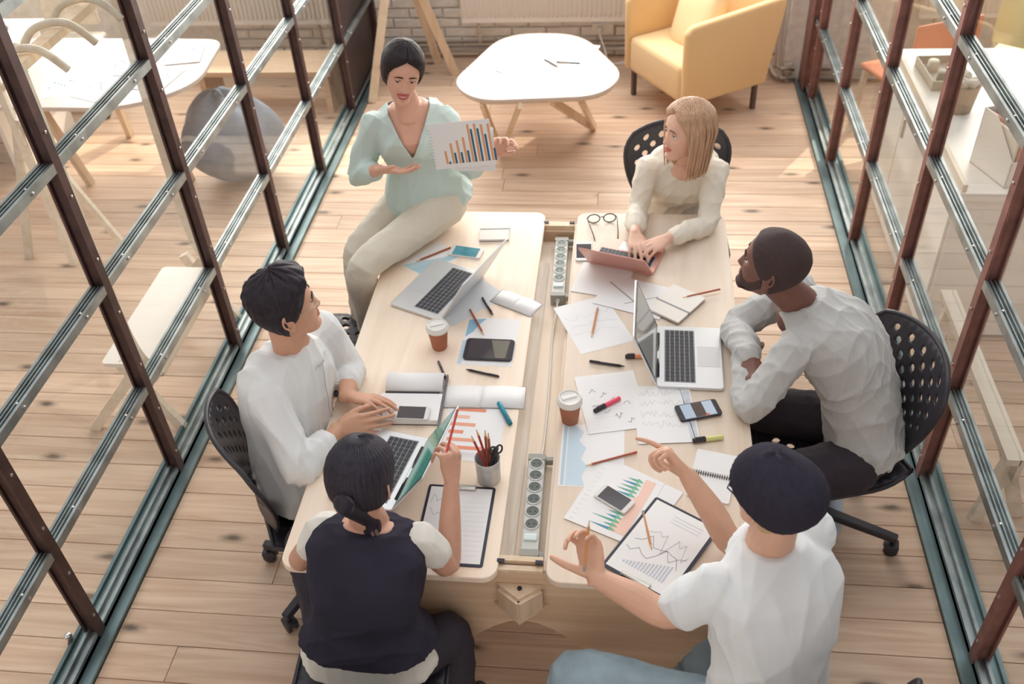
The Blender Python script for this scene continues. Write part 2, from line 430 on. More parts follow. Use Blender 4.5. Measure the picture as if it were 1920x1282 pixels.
# double socket on the wall with a plugged-in cable
s = thing('wall_socket', 'white double wall socket with plug between coffee table and armchair', 'socket', (-0.17, 6.78, 0.22))
bm = bmesh.new(); box(bm, (0, 0, 0), (0.16, 0.03, 0.075), bev=0.006); new_obj('plate', bm, M_white, s)
bm = bmesh.new(); lathe(bm, [(0.02, 0), (0.02, 0.035), (0.012, 0.045)], 16)
bmesh.ops.rotate(bm, verts=bm.verts, cent=(0, 0, 0), matrix=Matrix.Rotation(PI/2, 3, 'X')); new_obj('plug', bm, M_white, s, True, loc=(-0.02, -0.012, 0))
bm = bmesh.new(); tube(bm, [tuple(p) for p in catmull([(-0.02, -0.05, 0), (-0.015, -0.09, -0.02), (0.02, -0.11, -0.12), (0.06, -0.14, -0.21), (0.2, -0.1, -0.212)], 6)], 0.006, 8)
new_obj('cable', bm, M_white, s, True)

# ================================================================== the shared work table
TZ = 0.74
tab = thing('office_table', 'long double birch plywood work table with a wooden cable trough along its middle', 'table', (-0.263, 2.54, 0))
def tloc(x, y): return (x+0.263, y-2.54)
for (x0, x1) in ((-0.968, -0.325), (-0.186, 0.440)):
    bm = bmesh.new(); a = tloc(x0, 1.588); b = tloc(x1, 3.500)
    prism(bm, rrect(a[0], a[1], b[0], b[1], 0.045), TZ-0.024, TZ)
    o = new_obj('tabletop', bm, M_birch, tab); bevel_mod(o, 0.003)
# trough
bm = bmesh.new()
box(bm, (0, 0, 0.655), (0.16, 1.78, 0.014)); new_obj('trough_base', bm, M_birch, tab)
for s in (-1, 1):
    bm = bmesh.new(); box(bm, (s*0.074, 0, 0.69), (0.012, 1.80, 0.064)); new_obj('trough_side', bm, M_birch, tab)
bm = bmesh.new(); bar(bm, (-0.055, -0.89, 0.672), (-0.055, 0.68, 0.672), 0.052, 0.012, up=(0.35, 0, 1)); new_obj('trough_lip', bm, wood_mat('pale_trough', rgb(226, 214, 198), rgb(206, 192, 176), 'Y', 0.5), tab)
for s in (-1, 1):
    e = s*0.872
    bm = bmesh.new(); box(bm, (0, e, 0.702), (0.134, 0.018, 0.066)); box(bm, (0, e+s*0.028, 0.694), (0.134, 0.018, 0.066))
    o = new_obj('trough_end', bm, M_pine, tab)
    for t in (-1, 1):
        bm = bmesh.new(); box(bm, (t*0.056, e+s*0.014, 0.738), (0.022, 0.012, 0.006)); new_obj('corner_clip', bm, M_blackm, tab)
# end panels with an arched cut-out and splayed feet
for e in (-0.90, 0.86):
    bm = bmesh.new()
    arch = [(-0.22, 0.30), (-0.15, 0.385), (-0.09, 0.44), (-0.045, 0.468), (0.0, 0.478), (0.045, 0.468), (0.09, 0.44), (0.15, 0.385), (0.22, 0.30)]
    poly = [(-0.56, 0.714), (-0.60, 0.40), (-0.64, 0.0), (-0.50, 0.0)] + arch + [(0.50, 0.0), (0.64, 0.0), (0.60, 0.40), (0.56, 0.714)]
    lo = [bm.verts.new((x, e-0.011, z)) for x, z in poly]; hi = [bm.verts.new((x, e+0.011, z)) for x, z in poly]
    n = len(poly)
    bm.faces.new(lo); bm.faces.new(hi[::-1])
    for k in range(n): bm.faces.new([lo[(k+1) % n], lo[k], hi[k], hi[(k+1) % n]])
    bmesh.ops.recalc_face_normals(bm, faces=bm.faces)
    bmesh.ops.triangulate(bm, faces=[f for f in bm.faces if len(f.verts) > 4])
    new_obj('end_panel', bm, M_birchx, tab)
for s in (-1, 1):
    bm = bmesh.new(); box(bm, (s*0.40, -0.02, 0.685), (0.05, 1.72, 0.055)); new_obj('long_rail', bm, M_birch, tab)
# small V-shaped bracket under the near end of the trough
bm = bmesh.new()
for s in (-1, 1):
    bar(bm, (s*0.062, -0.925, 0.615), (0.0, -0.972, 0.615), 0.014, 0.085)
bk = new_obj('bracket', bm, M_pine, tab)
bm = bmesh.new(); prism(bm, [(-0.072, -0.912), (0.0, -0.966), (0.072, -0.912)], 0.655, 0.668)
prism(bm, [(-0.085, -0.912), (0.0, -0.985), (0.085, -0.912)], 0.566, 0.574)
new_obj('bracket_plate', bm, M_pine, tab)
bm = bmesh.new(); lathe(bm, [(0.007, 0), (0.007, 0.004), (0.004, 0.005)], 12); new_obj('screw', bm, M_blackm, tab, loc=(0, -0.93, 0.668))

# power strips lying in the trough
M_strip = mat('strip_grey', rgb(206, 208, 204), 0.4); M_sock = mat('socket_grey', rgb(94, 100, 96), 0.5); M_sockin = mat('socket_dark', rgb(48, 50, 52), 0.6)
M_endc = mat('strip_end', rgb(158, 158, 150), 0.45)
def power_strip(c, label, din):
    s = thing('power_strip', label, 'power strip', c, 0.02)
    bm = bmesh.new(); box(bm, (0, 0, 0.024), (0.054, 0.385, 0.046), bev=0.008); new_obj('body', bm, M_strip, s)
    for k in range(6):
        yy = 0.155 - k*0.049
        bm = bmesh.new(); lathe(bm, [(0.0235, 0.046), (0.0235, 0.050), (0.0195, 0.051), (0.0190, 0.0475)], 20); so = new_obj('socket', bm, M_strip, s, True, loc=(0, yy, 0))
        bm = bmesh.new(); lathe(bm, [(0.0188, 0.0478), (0.0185, 0.0490)], 20)
        for q in (-1, 1): lathe(bm, [(0.0026, 0.0485), (0.0026, 0.0496)], 8, (q*0.008, 0, 0), mi=1)
        new_obj('socket_well', bm, [din, M_sockin], so)
    bm = bmesh.new(); box(bm, (0, -0.142, 0.049), (0.04, 0.024, 0.010), bev=0.003); new_obj('switch', bm, mat('switch_pale', rgb(214, 228, 228), 0.3), s)
    for q, yy in ((1, 0.185), (-1, -0.197)):
        bm = bmesh.new(); prism(bm, rrect(-0.029, -0.012, 0.029, 0.012, 0.006), 0.0, 0.05)
        box(bm, (0.042, 0, 0.03), (0.03, 0.018, 0.024), bev=0.003)
        new_obj('end_cap', bm, M_endc, s, loc=(0, yy, 0.0))
    bm = bmesh.new(); lathe(bm, [(0.010, 0), (0.010, 0.006), (0.005, 0.008)], 14)
    bmesh.ops.rotate(bm, verts=bm.verts, cent=(0, 0, 0), matrix=Matrix.Rotation(PI/2, 3, 'X')); new_obj('cable_gland', bm, M_strip, s, True, loc=(0, -0.209, 0.026))
    return s
power_strip((-0.243, 3.155, 0.662), 'grey six-socket power strip at the far end of the table trough', mat('socket_green', rgb(118, 132, 122), 0.5))
power_strip((-0.246, 1.905, 0.662), 'grey six-socket power strip at the near end of the table trough', M_sock)
bm = bmesh.new()
tube(bm, [tuple(p) for p in catmull([(-0.239, 2.945, 0.688), (-0.240, 2.90, 0.68), (-0.246, 2.72, 0.668), (-0.238, 2.45, 0.668), (-0.236, 2.2, 0.668), (-0.240, 2.10, 0.688)], 6)], 0.0042, 8)
tag(new_obj('power_cable', bm, mat('cable_white', rgb(226, 220, 210), 0.5), None, True), 'thin white cable lying in the trough between the two power strips', 'cable')

# ================================================================== black perforated swivel chairs
def perforated(fn, nu, nv, hole, rfrac=0.40):
    """grid surface fn(u,v) in which every cell picked by hole(i,j) has a round opening"""
    bm = bmesh.new(); cache = {}
    def V(u, v):
        k = (round(u*4000), round(v*4000))
        if k not in cache: cache[k] = bm.verts.new(fn(u, v))
        return cache[k]
    for i in range(nu):
        for j in range(nv):
            u0, u1, v0, v1 = i/nu, (i+1)/nu, j/nv, (j+1)/nv; um, vm = (u0+u1)/2, (v0+v1)/2
            ring = [V(u0, v0), V(um, v0), V(u1, v0), V(u1, vm), V(u1, v1), V(um, v1), V(u0, v1), V(u0, vm)]
            if hole(i, j):
                du, dv = (u1-u0)*rfrac, (v1-v0)*rfrac
                inner = [bm.verts.new(fn(um+du*math.cos(a), vm+dv*math.sin(a))) for a in [(-135+45*k)*PI/180 for k in range(8)]]
                for k in range(8): bm.faces.new([ring[k], ring[(k+1) % 8], inner[(k+1) % 8], inner[k]])
            else: bm.faces.new(ring)
    return bm
def back_fn(u, v):
    # v 0 bottom .. 1 top; u across
    w = 0.115 + 0.125*math.sin(min(1, v*1.25)*PI/2)**1.3
    s = (u-0.5)*2
    top = 0.035*(1-abs(s)**2.6) if v > 0.5 else 0
    z = 0.44 + 0.44*v + top*(v-0.5)*2
    if v > 0.8: w *= 1 - 0.16*((v-0.8)/0.2)**2
    x = s*w
    yb = -0.215 - 0.055*v + 0.03*math.sin(v*PI) - 0.05*max(0, v-0.82)
    yb += 0.055*(abs(s)**2)*(0.5+0.5*v)
    if v < 0.14: yb += (0.14-v)*0.55; 
    return Vector((x, yb, z))
def seat_fn(u, v):
    s = (u-0.5)*2; w = 0.225*(1-0.18*max(0, (0.35-v)/0.35)**1.5)*(1-0.10*max(0, (v-0.8)/0.2)**2)
    y = -0.20 + 0.43*v - 0.02*abs(s)**3*(1 if v > .9 else .3)
    z = 0.455 + 0.012*abs(s)**2.2 - 0.03*max(0, (v-0.78)/0.22)**2 + 0.02*max(0, (0.2-v)/0.2)**2 - 0.008
    return Vector((s*w, y, z))
def make_chair(label, loc, rot, grp='black perforated office chairs'):
    """faces local +y"""
    c = thing('office_chair', label, 'chair', loc, rot, grp)
    bm = perforated(back_fn, 13, 14, lambda i, j: (i+j) % 2 == 0 and 1 <= i <= 11 and 4 <= j <= 12 and abs(i-6) <= j-1)
    o = new_obj('backrest', bm, M_black, c, True); sd = o.modifiers.new('t', 'SOLIDIFY'); sd.thickness = 0.010; sd.offset = 0
    rim = [back_fn(u, v) for u, v in [(0, k/14) for k in range(0, 15)] + [(k/13, 1) for k in range(1, 14)] + [(1, 1-k/14) for k in range(1, 15)]]
    bm = bmesh.new(); tube(bm, rim, 0.0085, 8); new_obj('backrest_rim', bm, M_black, c, True)
    bm = perforated(seat_fn, 11, 11, lambda i, j: (i+j) % 2 == 0 and 1 <= i <= 9 and 1 <= j <= 9)
    o = new_obj('seat', bm, M_black, c, True); sd = o.modifiers.new('t', 'SOLIDIFY'); sd.thickness = 0.012; sd.offset = 0
    rim = [seat_fn(u, v) for u, v in [(0, k/11) for k in range(0, 12)] + [(k/11, 1) for k in range(1, 12)] + [(1, 1-k/11) for k in range(1, 12)] + [(1-k/11, 0) for k in range(1, 11)]]
    bm = bmesh.new(); tube(bm, rim + [rim[0]], 0.009, 8, cap=False); new_obj('seat_rim', bm, M_black, c, True)
    bm = bmesh.new(); box(bm, (0, 0.0, 0.415), (0.15, 0.19, 0.045), bev=0.008); new_obj('tilt_mechanism', bm, M_blackm, c)
    bm = bmesh.new(); lathe(bm, [(0.034, 0.10), (0.034, 0.22), (0.024, 0.225), (0.024, 0.40)], 16); new_obj('gas_post', bm, M_blackm, c, True)
    bm = bmesh.new(); lathe(bm, [(0.045, 0.085), (0.048, 0.095), (0.044, 0.135), (0.030, 0.14)], 16); hub = new_obj('hub', bm, M_black, c, True)
    leg = None; cas = None
    for k in range(5):
        a = 2*PI*k/5 + 0.3
        if leg is None:
            bm = bmesh.new()
            vs = bar(bm, (0.035, 0, 0.11), (0.305, 0, 0.085), 0.042, 0.028)
            for v in vs:
                if v.co.x > 0.2: v.co.y *= 0.75
            leg = new_obj('base_leg', bm, M_black, c); bevel_mod(leg, 0.005)
            leg.rotation_euler = (0, 0, a)
            bm = bmesh.new()
            for s in (-1, 1):
                g = bmesh.new(); lathe(g, [(0.012, -0.008), (0.025, -0.007), (0.027, 0), (0.025, 0.007), (0.012, 0.008)], 16)
                bmesh.ops.rotate(g, verts=g.verts, cent=(0, 0, 0), matrix=Matrix.Rotation(PI/2, 3, 'X')); bmesh.ops.translate(g, vec=(0, s*0.014, 0.027), verts=g.verts)
                me = bpy.data.meshes.new('tmp'); g.to_mesh(me); g.free(); bm.from_mesh(me); bpy.data.meshes.remove(me)
            box(bm, (0.0, 0, 0.045), (0.052, 0.046, 0.022), bev=0.006); box(bm, (0, 0, 0.07), (0.016, 0.016, 0.04))
            cas = new_obj('caster', bm, M_black, leg, True, loc=(0.292, 0, 0))
        else:
            l2 = share(leg, c, (0, 0, 0), (0, 0, a)); share(cas, l2, (0.292, 0, 0), (0, 0, k*1.1))
    return c
PROTO = make_chair('black perforated office chair pulled up behind the man in the grey jumper', (0.77, 2.43, 0), PI/2+0.28)
def put_chair(label, loc, rot):
    c = copy_tree(PROTO); c.location = loc; c.rotation_euler = (0, 0, rot); c['label'] = label; return c
put_chair('black perforated office chair under the man in the white shirt', (-1.03, 2.11, 0), -1.05)
put_chair('empty black perforated office chair standing at the table left of the tilted silver laptop', (-1.125, 2.85, 0), -0.56)
put_chair('black perforated office chair under the blonde woman at the far end', (0.26, 3.74, 0), PI+0.05)
put_chair('black perforated office chair under the woman in the dark waistcoat', (-0.69, 1.36, 0), 0.06)
put_chair('black perforated office chair under the man in the dark beanie', (0.44, 1.33, 0), 0.62)

# ================================================================== things lying on the table
def place(o, p, rz=0.0):
    o.location = p; o.rotation_euler = (0, 0, rz); return o
def ang(a, b): return math.atan2(b[1]-a[1], b[0]-a[0])
def mid(a, b): return ((a[0]+b[0])/2, (a[1]+b[1])/2, (a[2]+b[2])/2)
INK = {}
def ink(r, g, b): return mat('ink_%d_%d_%d' % (r, g, b), rgb(r, g, b), 0.8)
def sheet(name, p, w, h, rz, label, cat='paper', z=0.0, curl=0.0, m=None, grp='loose papers on the work table', th=0.0006):
    """w along local x, h along local y; p is the centre"""
    bm = bmesh.new(); nx, ny = 8, 8
    V = [[None]*(ny+1) for _ in range(nx+1)]
    for i in range(nx+1):
        for j in range(ny+1):
            x = (i/nx-0.5)*w; y = (j/ny-0.5)*h
            V[i][j] = bm.verts.new((x, y, curl*((i/nx-0.5)*2)**2*((j/ny)**2) + th))
    for i in range(nx):
        for j in range(ny): bm.faces.new([V[i][j], V[i+1][j], V[i+1][j+1], V[i][j+1]])
    r = bmesh.ops.extrude_face_region(bm, geom=list(bm.faces)); vs = [g for g in r['geom'] if isinstance(g, bmesh.types.BMVert)]
    bmesh.ops.translate(bm, vec=(0, 0, -th), verts=vs); bmesh.ops.recalc_face_normals(bm, faces=bm.faces)
    o = new_obj(name, bm, m or M_paper); place(o, (p[0], p[1], p[2]+z), rz)
    return tag(o, label, cat, grp)
class Print:
    """flat print on a sheet: many little patches, one mesh"""
    def __init__(s): s.bm = bmesh.new(); s.m = []
    def mi(s, c):
        if c not in s.m: s.m.append(c)
        return s.m.index(c)
    def rect(s, x0, y0, x1, y1, c, z=0.0010):
        vs = [s.bm.verts.new(v) for v in ((x0, y0, z), (x1, y0, z), (x1, y1, z), (x0, y1, z))]
        f = s.bm.faces.new(vs); f.material_index = s.mi(c)
    def poly(s, pts, c, z=0.0010):
        f = s.bm.faces.new([s.bm.verts.new((x, y, z)) for x, y in pts]); f.material_index = s.mi(c); f.normal_update()
        if len(pts) > 4: bmesh.ops.triangulate(s.bm, faces=[f])
    def line(s, pts, c, w=0.0012, z=0.0010):
        for a, b in zip(pts, pts[1:]):
            d = Vector((b[0]-a[0], b[1]-a[1])); 
            if d.length < 1e-6: continue
            n = Vector((-d.y, d.x)).normalized()*w/2
            f = s.bm.faces.new([s.bm.verts.new((p[0]+q*n.x, p[1]+q*n.y, z)) for p, q in ((a, -1), (b, -1), (b, 1), (a, 1))]); f.material_index = s.mi(c)
    def put(s, parent, name='printed_chart'):
        for f in s.bm.faces:
            f.normal_update()
            if f.normal.z < 0: f.normal_flip()
        o = new_obj(name, s.bm, [ink(*c) for c in s.m], parent); o['kind'] = 'stuff'; return o
def zigzag(x0, x1, y0, amp, n, seed):
    r = random.Random(seed); return [(x0+(x1-x0)*k/n, y0+r.uniform(0, amp)) for k in range(n+1)]

# ---- laptops
def laptop(p, rz, tilt, w, d, label, body, lidc, screen, kb=True):
    """p centre of the base, local +y points to the hinge"""
    L = thing('laptop', label, 'laptop', p, rz)
    bm = bmesh.new(); prism(bm, rrect(-w/2, -d/2, w/2, d/2, 0.012), 0.002, 0.015); o = new_obj('base', bm, body, L); bevel_mod(o, 0.002)
    bm = bmesh.new(); box(bm, (0, -d*0.29, 0.0152), (w*0.33, d*0.34, 0.0006)); new_obj('trackpad', bm, mat('trackpad', rgb(205, 206, 208), 0.35, 0.3), L)
    bm = bmesh.new(); box(bm, (0, d*0.15, 0.0152), (w*0.86, d*0.47, 0.0005)); kbd = new_obj('keyboard_well', bm, mat('key_well', rgb(150, 152, 156), 0.5), L)
    kw = w*0.84/14; kd = d*0.45/6
    bm = bmesh.new()
    for r in range(6):
        for k in range(14):
            if r == 0 and 4 <= k <= 8:
                if k == 4: box(bm, ((6-6.5)*kw, d*0.15+(r-2.5)*kd, 0.0163), (kw*4.8, kd*0.8, 0.0018))
                continue
            box(bm, ((k-6.5)*kw, d*0.15+(r-2.5)*kd, 0.0163), (kw*0.80, kd*0.78, 0.0018))
    o = new_obj('keys', bm, M_key, kbd); o['kind'] = 'stuff'
    bm = bmesh.new(); tube(bm, [(-w*0.36, d/2-0.004, 0.014), (w*0.36, d/2-0.004, 0.014)], 0.006, 10); new_obj('hinge', bm, M_blackm, L, True)
    bm = bmesh.new(); prism(bm, rrect(-w/2, 0.0, w/2, d, 0.012), -0.006, 0.0); lid = new_obj('lid', bm, lidc, L); bevel_mod(lid, 0.0015)
    lid.location = (0, d/2-0.002, 0.016); lid.rotation_euler = (tilt, 0, 0)
    bm = bmesh.new(); box(bm, (0, d*0.5, 0.0004), (w*0.97, d*0.94, 0.0006)); new_obj('bezel', bm, mat('bezel', rgb(52, 52, 58), 0.15), lid)
    bm = bmesh.new(); box(bm, (0, d*0.52, 0.0009), (w*0.90, d*0.82, 0.0004)); new_obj('screen', bm, screen, lid)
    return L
M_scr = mat('screen_glass', rgb(70, 78, 82), 0.06, 0.0, spec=0.8)
M_scrg = mat('screen_green', rgb(22, 120, 104), 0.12, noise=0.45, scale=9, stretch=(1, 3, 1), emit=(rgb(22, 120, 104), 0.25))
M_scrp = mat('screen_pale', rgb(150, 152, 150), 0.08, spec=0.8)
M_rose = mat('rose_gold', rgb(214, 160, 146), 0.35, 0.35)
# tilted silver laptop on the left half: hinge line runs up to the right, screen faces the left
a = (-0.660,2.746,0.742); b = (-0.449,3.203,0.742)
rz = ang(a, b)
laptop((-0.709,2.923,0.740), rz+PI+0.02, math.radians(60), 0.33, 0.235, 'open silver laptop on the left half of the table, its lid leaning to the right', M_alu, M_alu, M_scrp)
laptop((0.255,2.559,0.740), PI/2-0.02, math.radians(68), 0.325, 0.228, 'open silver laptop in front of the man in the grey jumper', M_alu, M_alu, M_scrp)
laptop((0.030,3.174,0.740), PI-0.30, math.radians(50), 0.270, 0.185, 'rose gold laptop the blonde woman is typing on', M_rose, M_rose, M_scr)
laptop((-0.747,1.980,0.740), -PI/2-0.20, math.radians(56), 0.315, 0.22, 'silver laptop with a green screen in front of the woman in the dark waistcoat', M_alu, M_alu, M_scrg)

# ---- takeaway cups
def cup(p, label):
    c = thing('coffee_cup', label, 'cup', p, 0.4, 'takeaway coffee cups')
    bm = bmesh.new(); lathe(bm, [(0.027, 0.0), (0.028, 0.003), (0.0375, 0.088), (0.0385, 0.09)], 28); new_obj('cup_body', bm, mat('kraft_brown', rgb(168, 106, 78), 0.7, noise=0.08, scale=30), c, True)
    bm = bmesh.new(); lathe(bm, [(0.0400, 0.086), (0.0425, 0.087), (0.0425, 0.094), (0.0395, 0.096), (0.0375, 0.106), (0.0360, 0.108), (0.0340, 0.107), (0.0330, 0.103), (0.031, 0.1025)], 28)
    ld = new_obj('lid', bm, mat('lid_white', rgb(232, 230, 224), 0.35), c, True)
    bm = bmesh.new(); box(bm, (0, 0.004, 0.1045), (0.05, 0.014, 0.005), bev=0.002); new_obj('lid_ridge', bm, MATS['lid_white'], ld)
    return c
cup((-0.649,2.587,0.740), 'brown paper coffee cup with white lid on the left half of the table')
cup((-0.150,2.232,0.740), 'brown paper coffee cup with white lid on the right half of the table')

# ---- phones, tablet
def phone(name, p, rz, w, h, label, body, scr, cat='phone', z=0.0, th=0.008, art=None, bez=0.12, home=True):
    t = thing(name, label, cat, (p[0], p[1], p[2]+z), rz)
    bm = bmesh.new(); prism(bm, rrect(-w/2, -h/2, w/2, h/2, min(w, h)*0.13), 0, th); o = new_obj('case', bm, body, t); bevel_mod(o, 0.0015)
    bm = bmesh.new(); box(bm, (0, 0, th+0.0002), (w*0.90, h*(1-2*bez), 0.0005)); new_obj('screen', bm, scr, t)
    if home:
        bm = bmesh.new(); lathe(bm, [(w*0.07, th), (w*0.07, th+0.0004)], 14); new_obj('home_button', bm, body, t, loc=(0, -h/2+h*bez*0.5, 0))
    if art: art(t, w, h, th+0.0006)
    return t
M_phw = mat('phone_white', rgb(226, 224, 220), 0.3); M_phb = mat('phone_black', rgb(48, 46, 52), 0.25)
M_dscr = mat('dark_glass', rgb(66, 60, 66), 0.08, spec=0.7)
M_teal = mat('screen_teal', rgb(70, 130, 142), 0.12, noise=0.3, scale=30, emit=(rgb(70, 130, 142), 0.25))
phone('phone', (-0.635,3.184,0.740), 1.38, 0.070, 0.140, 'white phone with a teal screen lying above the tilted silver laptop', M_phw, M_teal)
phone('phone', (-0.147,3.202,0.740), 0.05, 0.068, 0.13, 'white phone partly covered by the rose gold laptop', M_phw, M_dscr)
def photo_art(t, w, h, z):
    P = Print()
    P.rect(-w*.44, h*.14, w*.44, h*.37, (196, 212, 228), z); P.rect(-w*.44, -h*.37, w*.44, -h*.12, (186, 204, 222), z); P.rect(-w*.44, -h*.12, w*.44, h*.14, (92, 78, 74), z)
    P.poly([(w*.3, h*.14), (w*.44, h*.10), (w*.44, h*.2), (w*.34, h*.2)], (222, 110, 80), z+.0002); P.put(t, 'screen_image_or_glare')
phone('phone', (0.274,2.292,0.745), PI/2+0.30+PI, 0.074, 0.145, 'black phone showing a picture beside the grey jumper man\'s elbow', M_phb, mat('screen_blue', rgb(180, 200, 220), 0.1), art=photo_art)
phone('phone', (-0.682,2.210,0.765), PI/2, 0.062, 0.122, 'white phone resting on the thick notepad by the clasped hands', M_phw, M_dscr, home=False)
phone('phone', (0.004,1.895,0.745), 0.95, 0.060, 0.118, 'white phone lying on the green and red chart', M_phw, M_dscr)
def glare(t, w, h, z):
    P = Print(); P.poly([(-w*.42, -h*.36), (w*.42, -h*.40), (w*.42, -h*.02), (-w*.42, -h*.16)], (122, 116, 104), z); P.put(t, 'screen_image_or_glare')  # reflected glare painted as a lighter patch on the dark screen
phone('tablet', (-0.464,2.572,0.742), PI/2-0.02, 0.115, 0.180, 'black tablet lying on a sheet in the middle of the left half', M_phb, M_dscr, 'tablet', art=glare, bez=0.09, home=False)

# ---- pens and pencils
M_pcl = mat('pencil_wood', rgb(228, 190, 146), 0.6)
def stick(name, a, b, r, label, cat, cols, grp=None, lift=0.0):
    """pencil or pen from a (blunt end) to b (tip)"""
    a = Vector(a); b = Vector(b); a.z += lift; b.z += lift
    t = thing(name, label, cat, a, 0, grp); d = b-a; ln = d.length
    t.rotation_euler = d.to_track_quat('Z', 'Y').to_euler()
    if name == 'pencil':
        bm = bmesh.new(); lathe(bm, [(r, 0.0), (r, ln*0.88)], 6); new_obj('barrel', bm, cols[0], t)
        bm = bmesh.new(); lathe(bm, [(r*0.98, ln*0.88), (r*0.35, ln*0.975)], 8); new_obj('sharpened_wood', bm, M_pcl, t)
        bm = bmesh.new(); lathe(bm, [(r*0.35, ln*0.975), (r*0.08, ln)], 8); new_obj('lead', bm, M_key, t)
        if len(cols) > 1:
            bm = bmesh.new(); lathe(bm, [(r*1.02, -0.004), (r*1.04, 0.010)], 8); new_obj('end_cap', bm, cols[1], t)
    else:
        bm = bmesh.new(); lathe(bm, [(r*0.8, 0), (r, ln*0.05), (r*1.05, ln*0.5), (r, ln*0.86)], 12); new_obj('barrel', bm, cols[0], t, True)
        bm = bmesh.new(); lathe(bm, [(r, ln*0.86), (r*0.4, ln*0.97), (r*0.15, ln)], 12); new_obj('tip', bm, cols[-1], t, True)
        bm = bmesh.new(); box(bm, (0, r*1.15, ln*0.16), (r*0.5, r*0.5, ln*0.28)); new_obj('clip', bm, cols[-1], t)
    return t
M_red = mat('pencil_red', rgb(168, 88, 60), 0.45); M_red2 = mat('pencil_scarlet', rgb(190, 70, 60), 0.45); M_yel = mat('pencil_orange', rgb(206, 142, 84), 0.45)
M_penb = mat('pen_black', rgb(52, 48, 54), 0.35); M_pens = mat('pen_silver', rgb(150, 150, 150), 0.3, 0.8)
pg = 'pencils on the work table'
stick('pencil', (-0.704,3.213,0.746), (-0.833,3.110,0.746), .0038, 'brown pencil on the blue triangle chart beside the seated brunette', 'pencil', [M_red], pg)
stick('pencil', (-0.566,2.803,0.746), (-0.492,2.654,0.746), .0038, 'brown pencil between the black tablet and the tilted silver laptop', 'pencil', [M_red], pg)
stick('pencil', (-0.079,2.828,0.746), (-0.095,2.658,0.746), .0038, 'orange pencil on the sketched sheet near the trough', 'pencil', [M_yel, M_pens], pg)
stick('pencil', (0.386,2.950,0.757), (0.242,2.892,0.757), .0038, 'brown pencil across the closed notebook by the grey jumper man', 'pencil', [M_red], pg)
stick('pencil', (0.068,2.094,0.746), (-0.089,2.028,0.746), .0038, 'brown pencil lying above the green and red chart', 'pencil', [M_red, M_red2], pg)
stick('pencil', (0.091,1.851,0.747), (0.115,1.712,0.750), .0038, 'orange pencil on the tilted clipboard by the man in the beanie', 'pencil', [M_yel, M_pens], pg)
stick('pen', (-0.640,2.501,0.746), (-0.592,2.396,0.746), .0045, 'black pen lying between the coffee cup and the open notepad', 'pen', [M_penb, M_pens])
stick('pen', (-0.411,2.429,0.746), (-0.535,2.463,0.746), .0045, 'black pen lying just below the black tablet', 'pen', [M_penb])
stick('pen', (-0.528,2.878,0.746), (-0.472,2.771,0.746), .0045, 'black pen beside the small open white notebook', 'pen', [M_penb])
stick('pen', (-0.097,2.525,0.746), (0.029,2.503,0.746), .0048, 'black pen on the right half near the pink highlighter sheet', 'pen', [M_penb])
def marker(p0, p1, body, capc, label, r=0.0085):
    a = Vector(p0); b = Vector(p1); ln = (b-a).length
    t = thing('highlighter', label, 'highlighter', a); t.rotation_euler = (b-a).to_track_quat('Z', 'Y').to_euler()
    bm = bmesh.new(); lathe(bm, [(r*0.85, 0), (r, 0.004), (r, ln*0.58), (r*0.8, ln*0.60)], 14); new_obj('barrel', bm, body, t, True)
    bm = bmesh.new(); lathe(bm, [(r*1.05, ln*0.58), (r*1.08, ln*0.62), (r*1.0, ln*0.96), (r*0.8, ln)], 14); cp = new_obj('cap', bm, capc, t, True)
    bm = bmesh.new(); box(bm, (0, r*1.25, ln*0.76), (r*0.6, r*0.4, ln*0.32)); new_obj('clip', bm, capc, cp)
marker((0.013,2.339,0.749), (-0.071,2.270,0.749), mat('hl_pink', rgb(236, 84, 110), 0.35), M_penb, 'pink highlighter with black cap on the handwritten sheet')
marker((-0.397,2.295,0.749), (-0.346,2.196,0.749), mat('hl_teal', rgb(20, 140, 160), 0.35), mat('hl_teal2', rgb(24, 120, 140), 0.4), 'teal highlighter beside the open white booklet')
marker((0.348,2.174,0.749), (0.250,2.152,0.749), mat('hl_lime', rgb(216, 218, 140), 0.4), M_penb, 'pale lime highlighter with black cap below the black phone')
marker((0.110,2.560,0.749), (0.029,2.553,0.749), mat('hl_orange', rgb(230, 150, 110), 0.4), M_penb, 'orange highlighter with black cap tucked under the silver laptop lid')

# ---- notebooks
def notebook(p, w, h, rz, label, th=0.012, cover=None, band=None, z=0.0, cat='notebook'):
    t = thing('notebook', label, cat, (p[0], p[1], p[2]+z), rz)
    cv = cover or mat('cover_cream', rgb(236, 230, 222), 0.6)
    bm = bmesh.new(); box(bm, (0, 0, th*0.1), (w, h, th*0.18)); new_obj('back_cover', bm, mat('cover_grey', rgb(150, 142, 134), 0.6), t)
    bm = bmesh.new(); box(bm, (0.001, 0, th*0.5), (w-0.004, h-0.004, th*0.62)); new_obj('page_block', bm, M_paper, t)
    bm = bmesh.new(); box(bm, (0, 0, th*0.9), (w, h, th*0.18)); new_obj('front_cover', bm, cv, t)
    if band:
        bm = bmesh.new(); box(bm, (0, h*band, th*0.55), (w+0.002, 0.007, th*1.02)); new_obj('elastic_band', bm, mat('band_grey', rgb(140, 144, 150), 0.6), t)
    return t
notebook((-0.531,3.332,0.740), 0.125, 0.125, 0.06, 'small white notebook with a grey elastic band at the far end of the left half', band=0.12)
notebook((0.216,2.861,0.745), 0.145, 0.185, -0.62, 'cream notebook with a grey elastic band by the grey jumper man', band=-0.12)
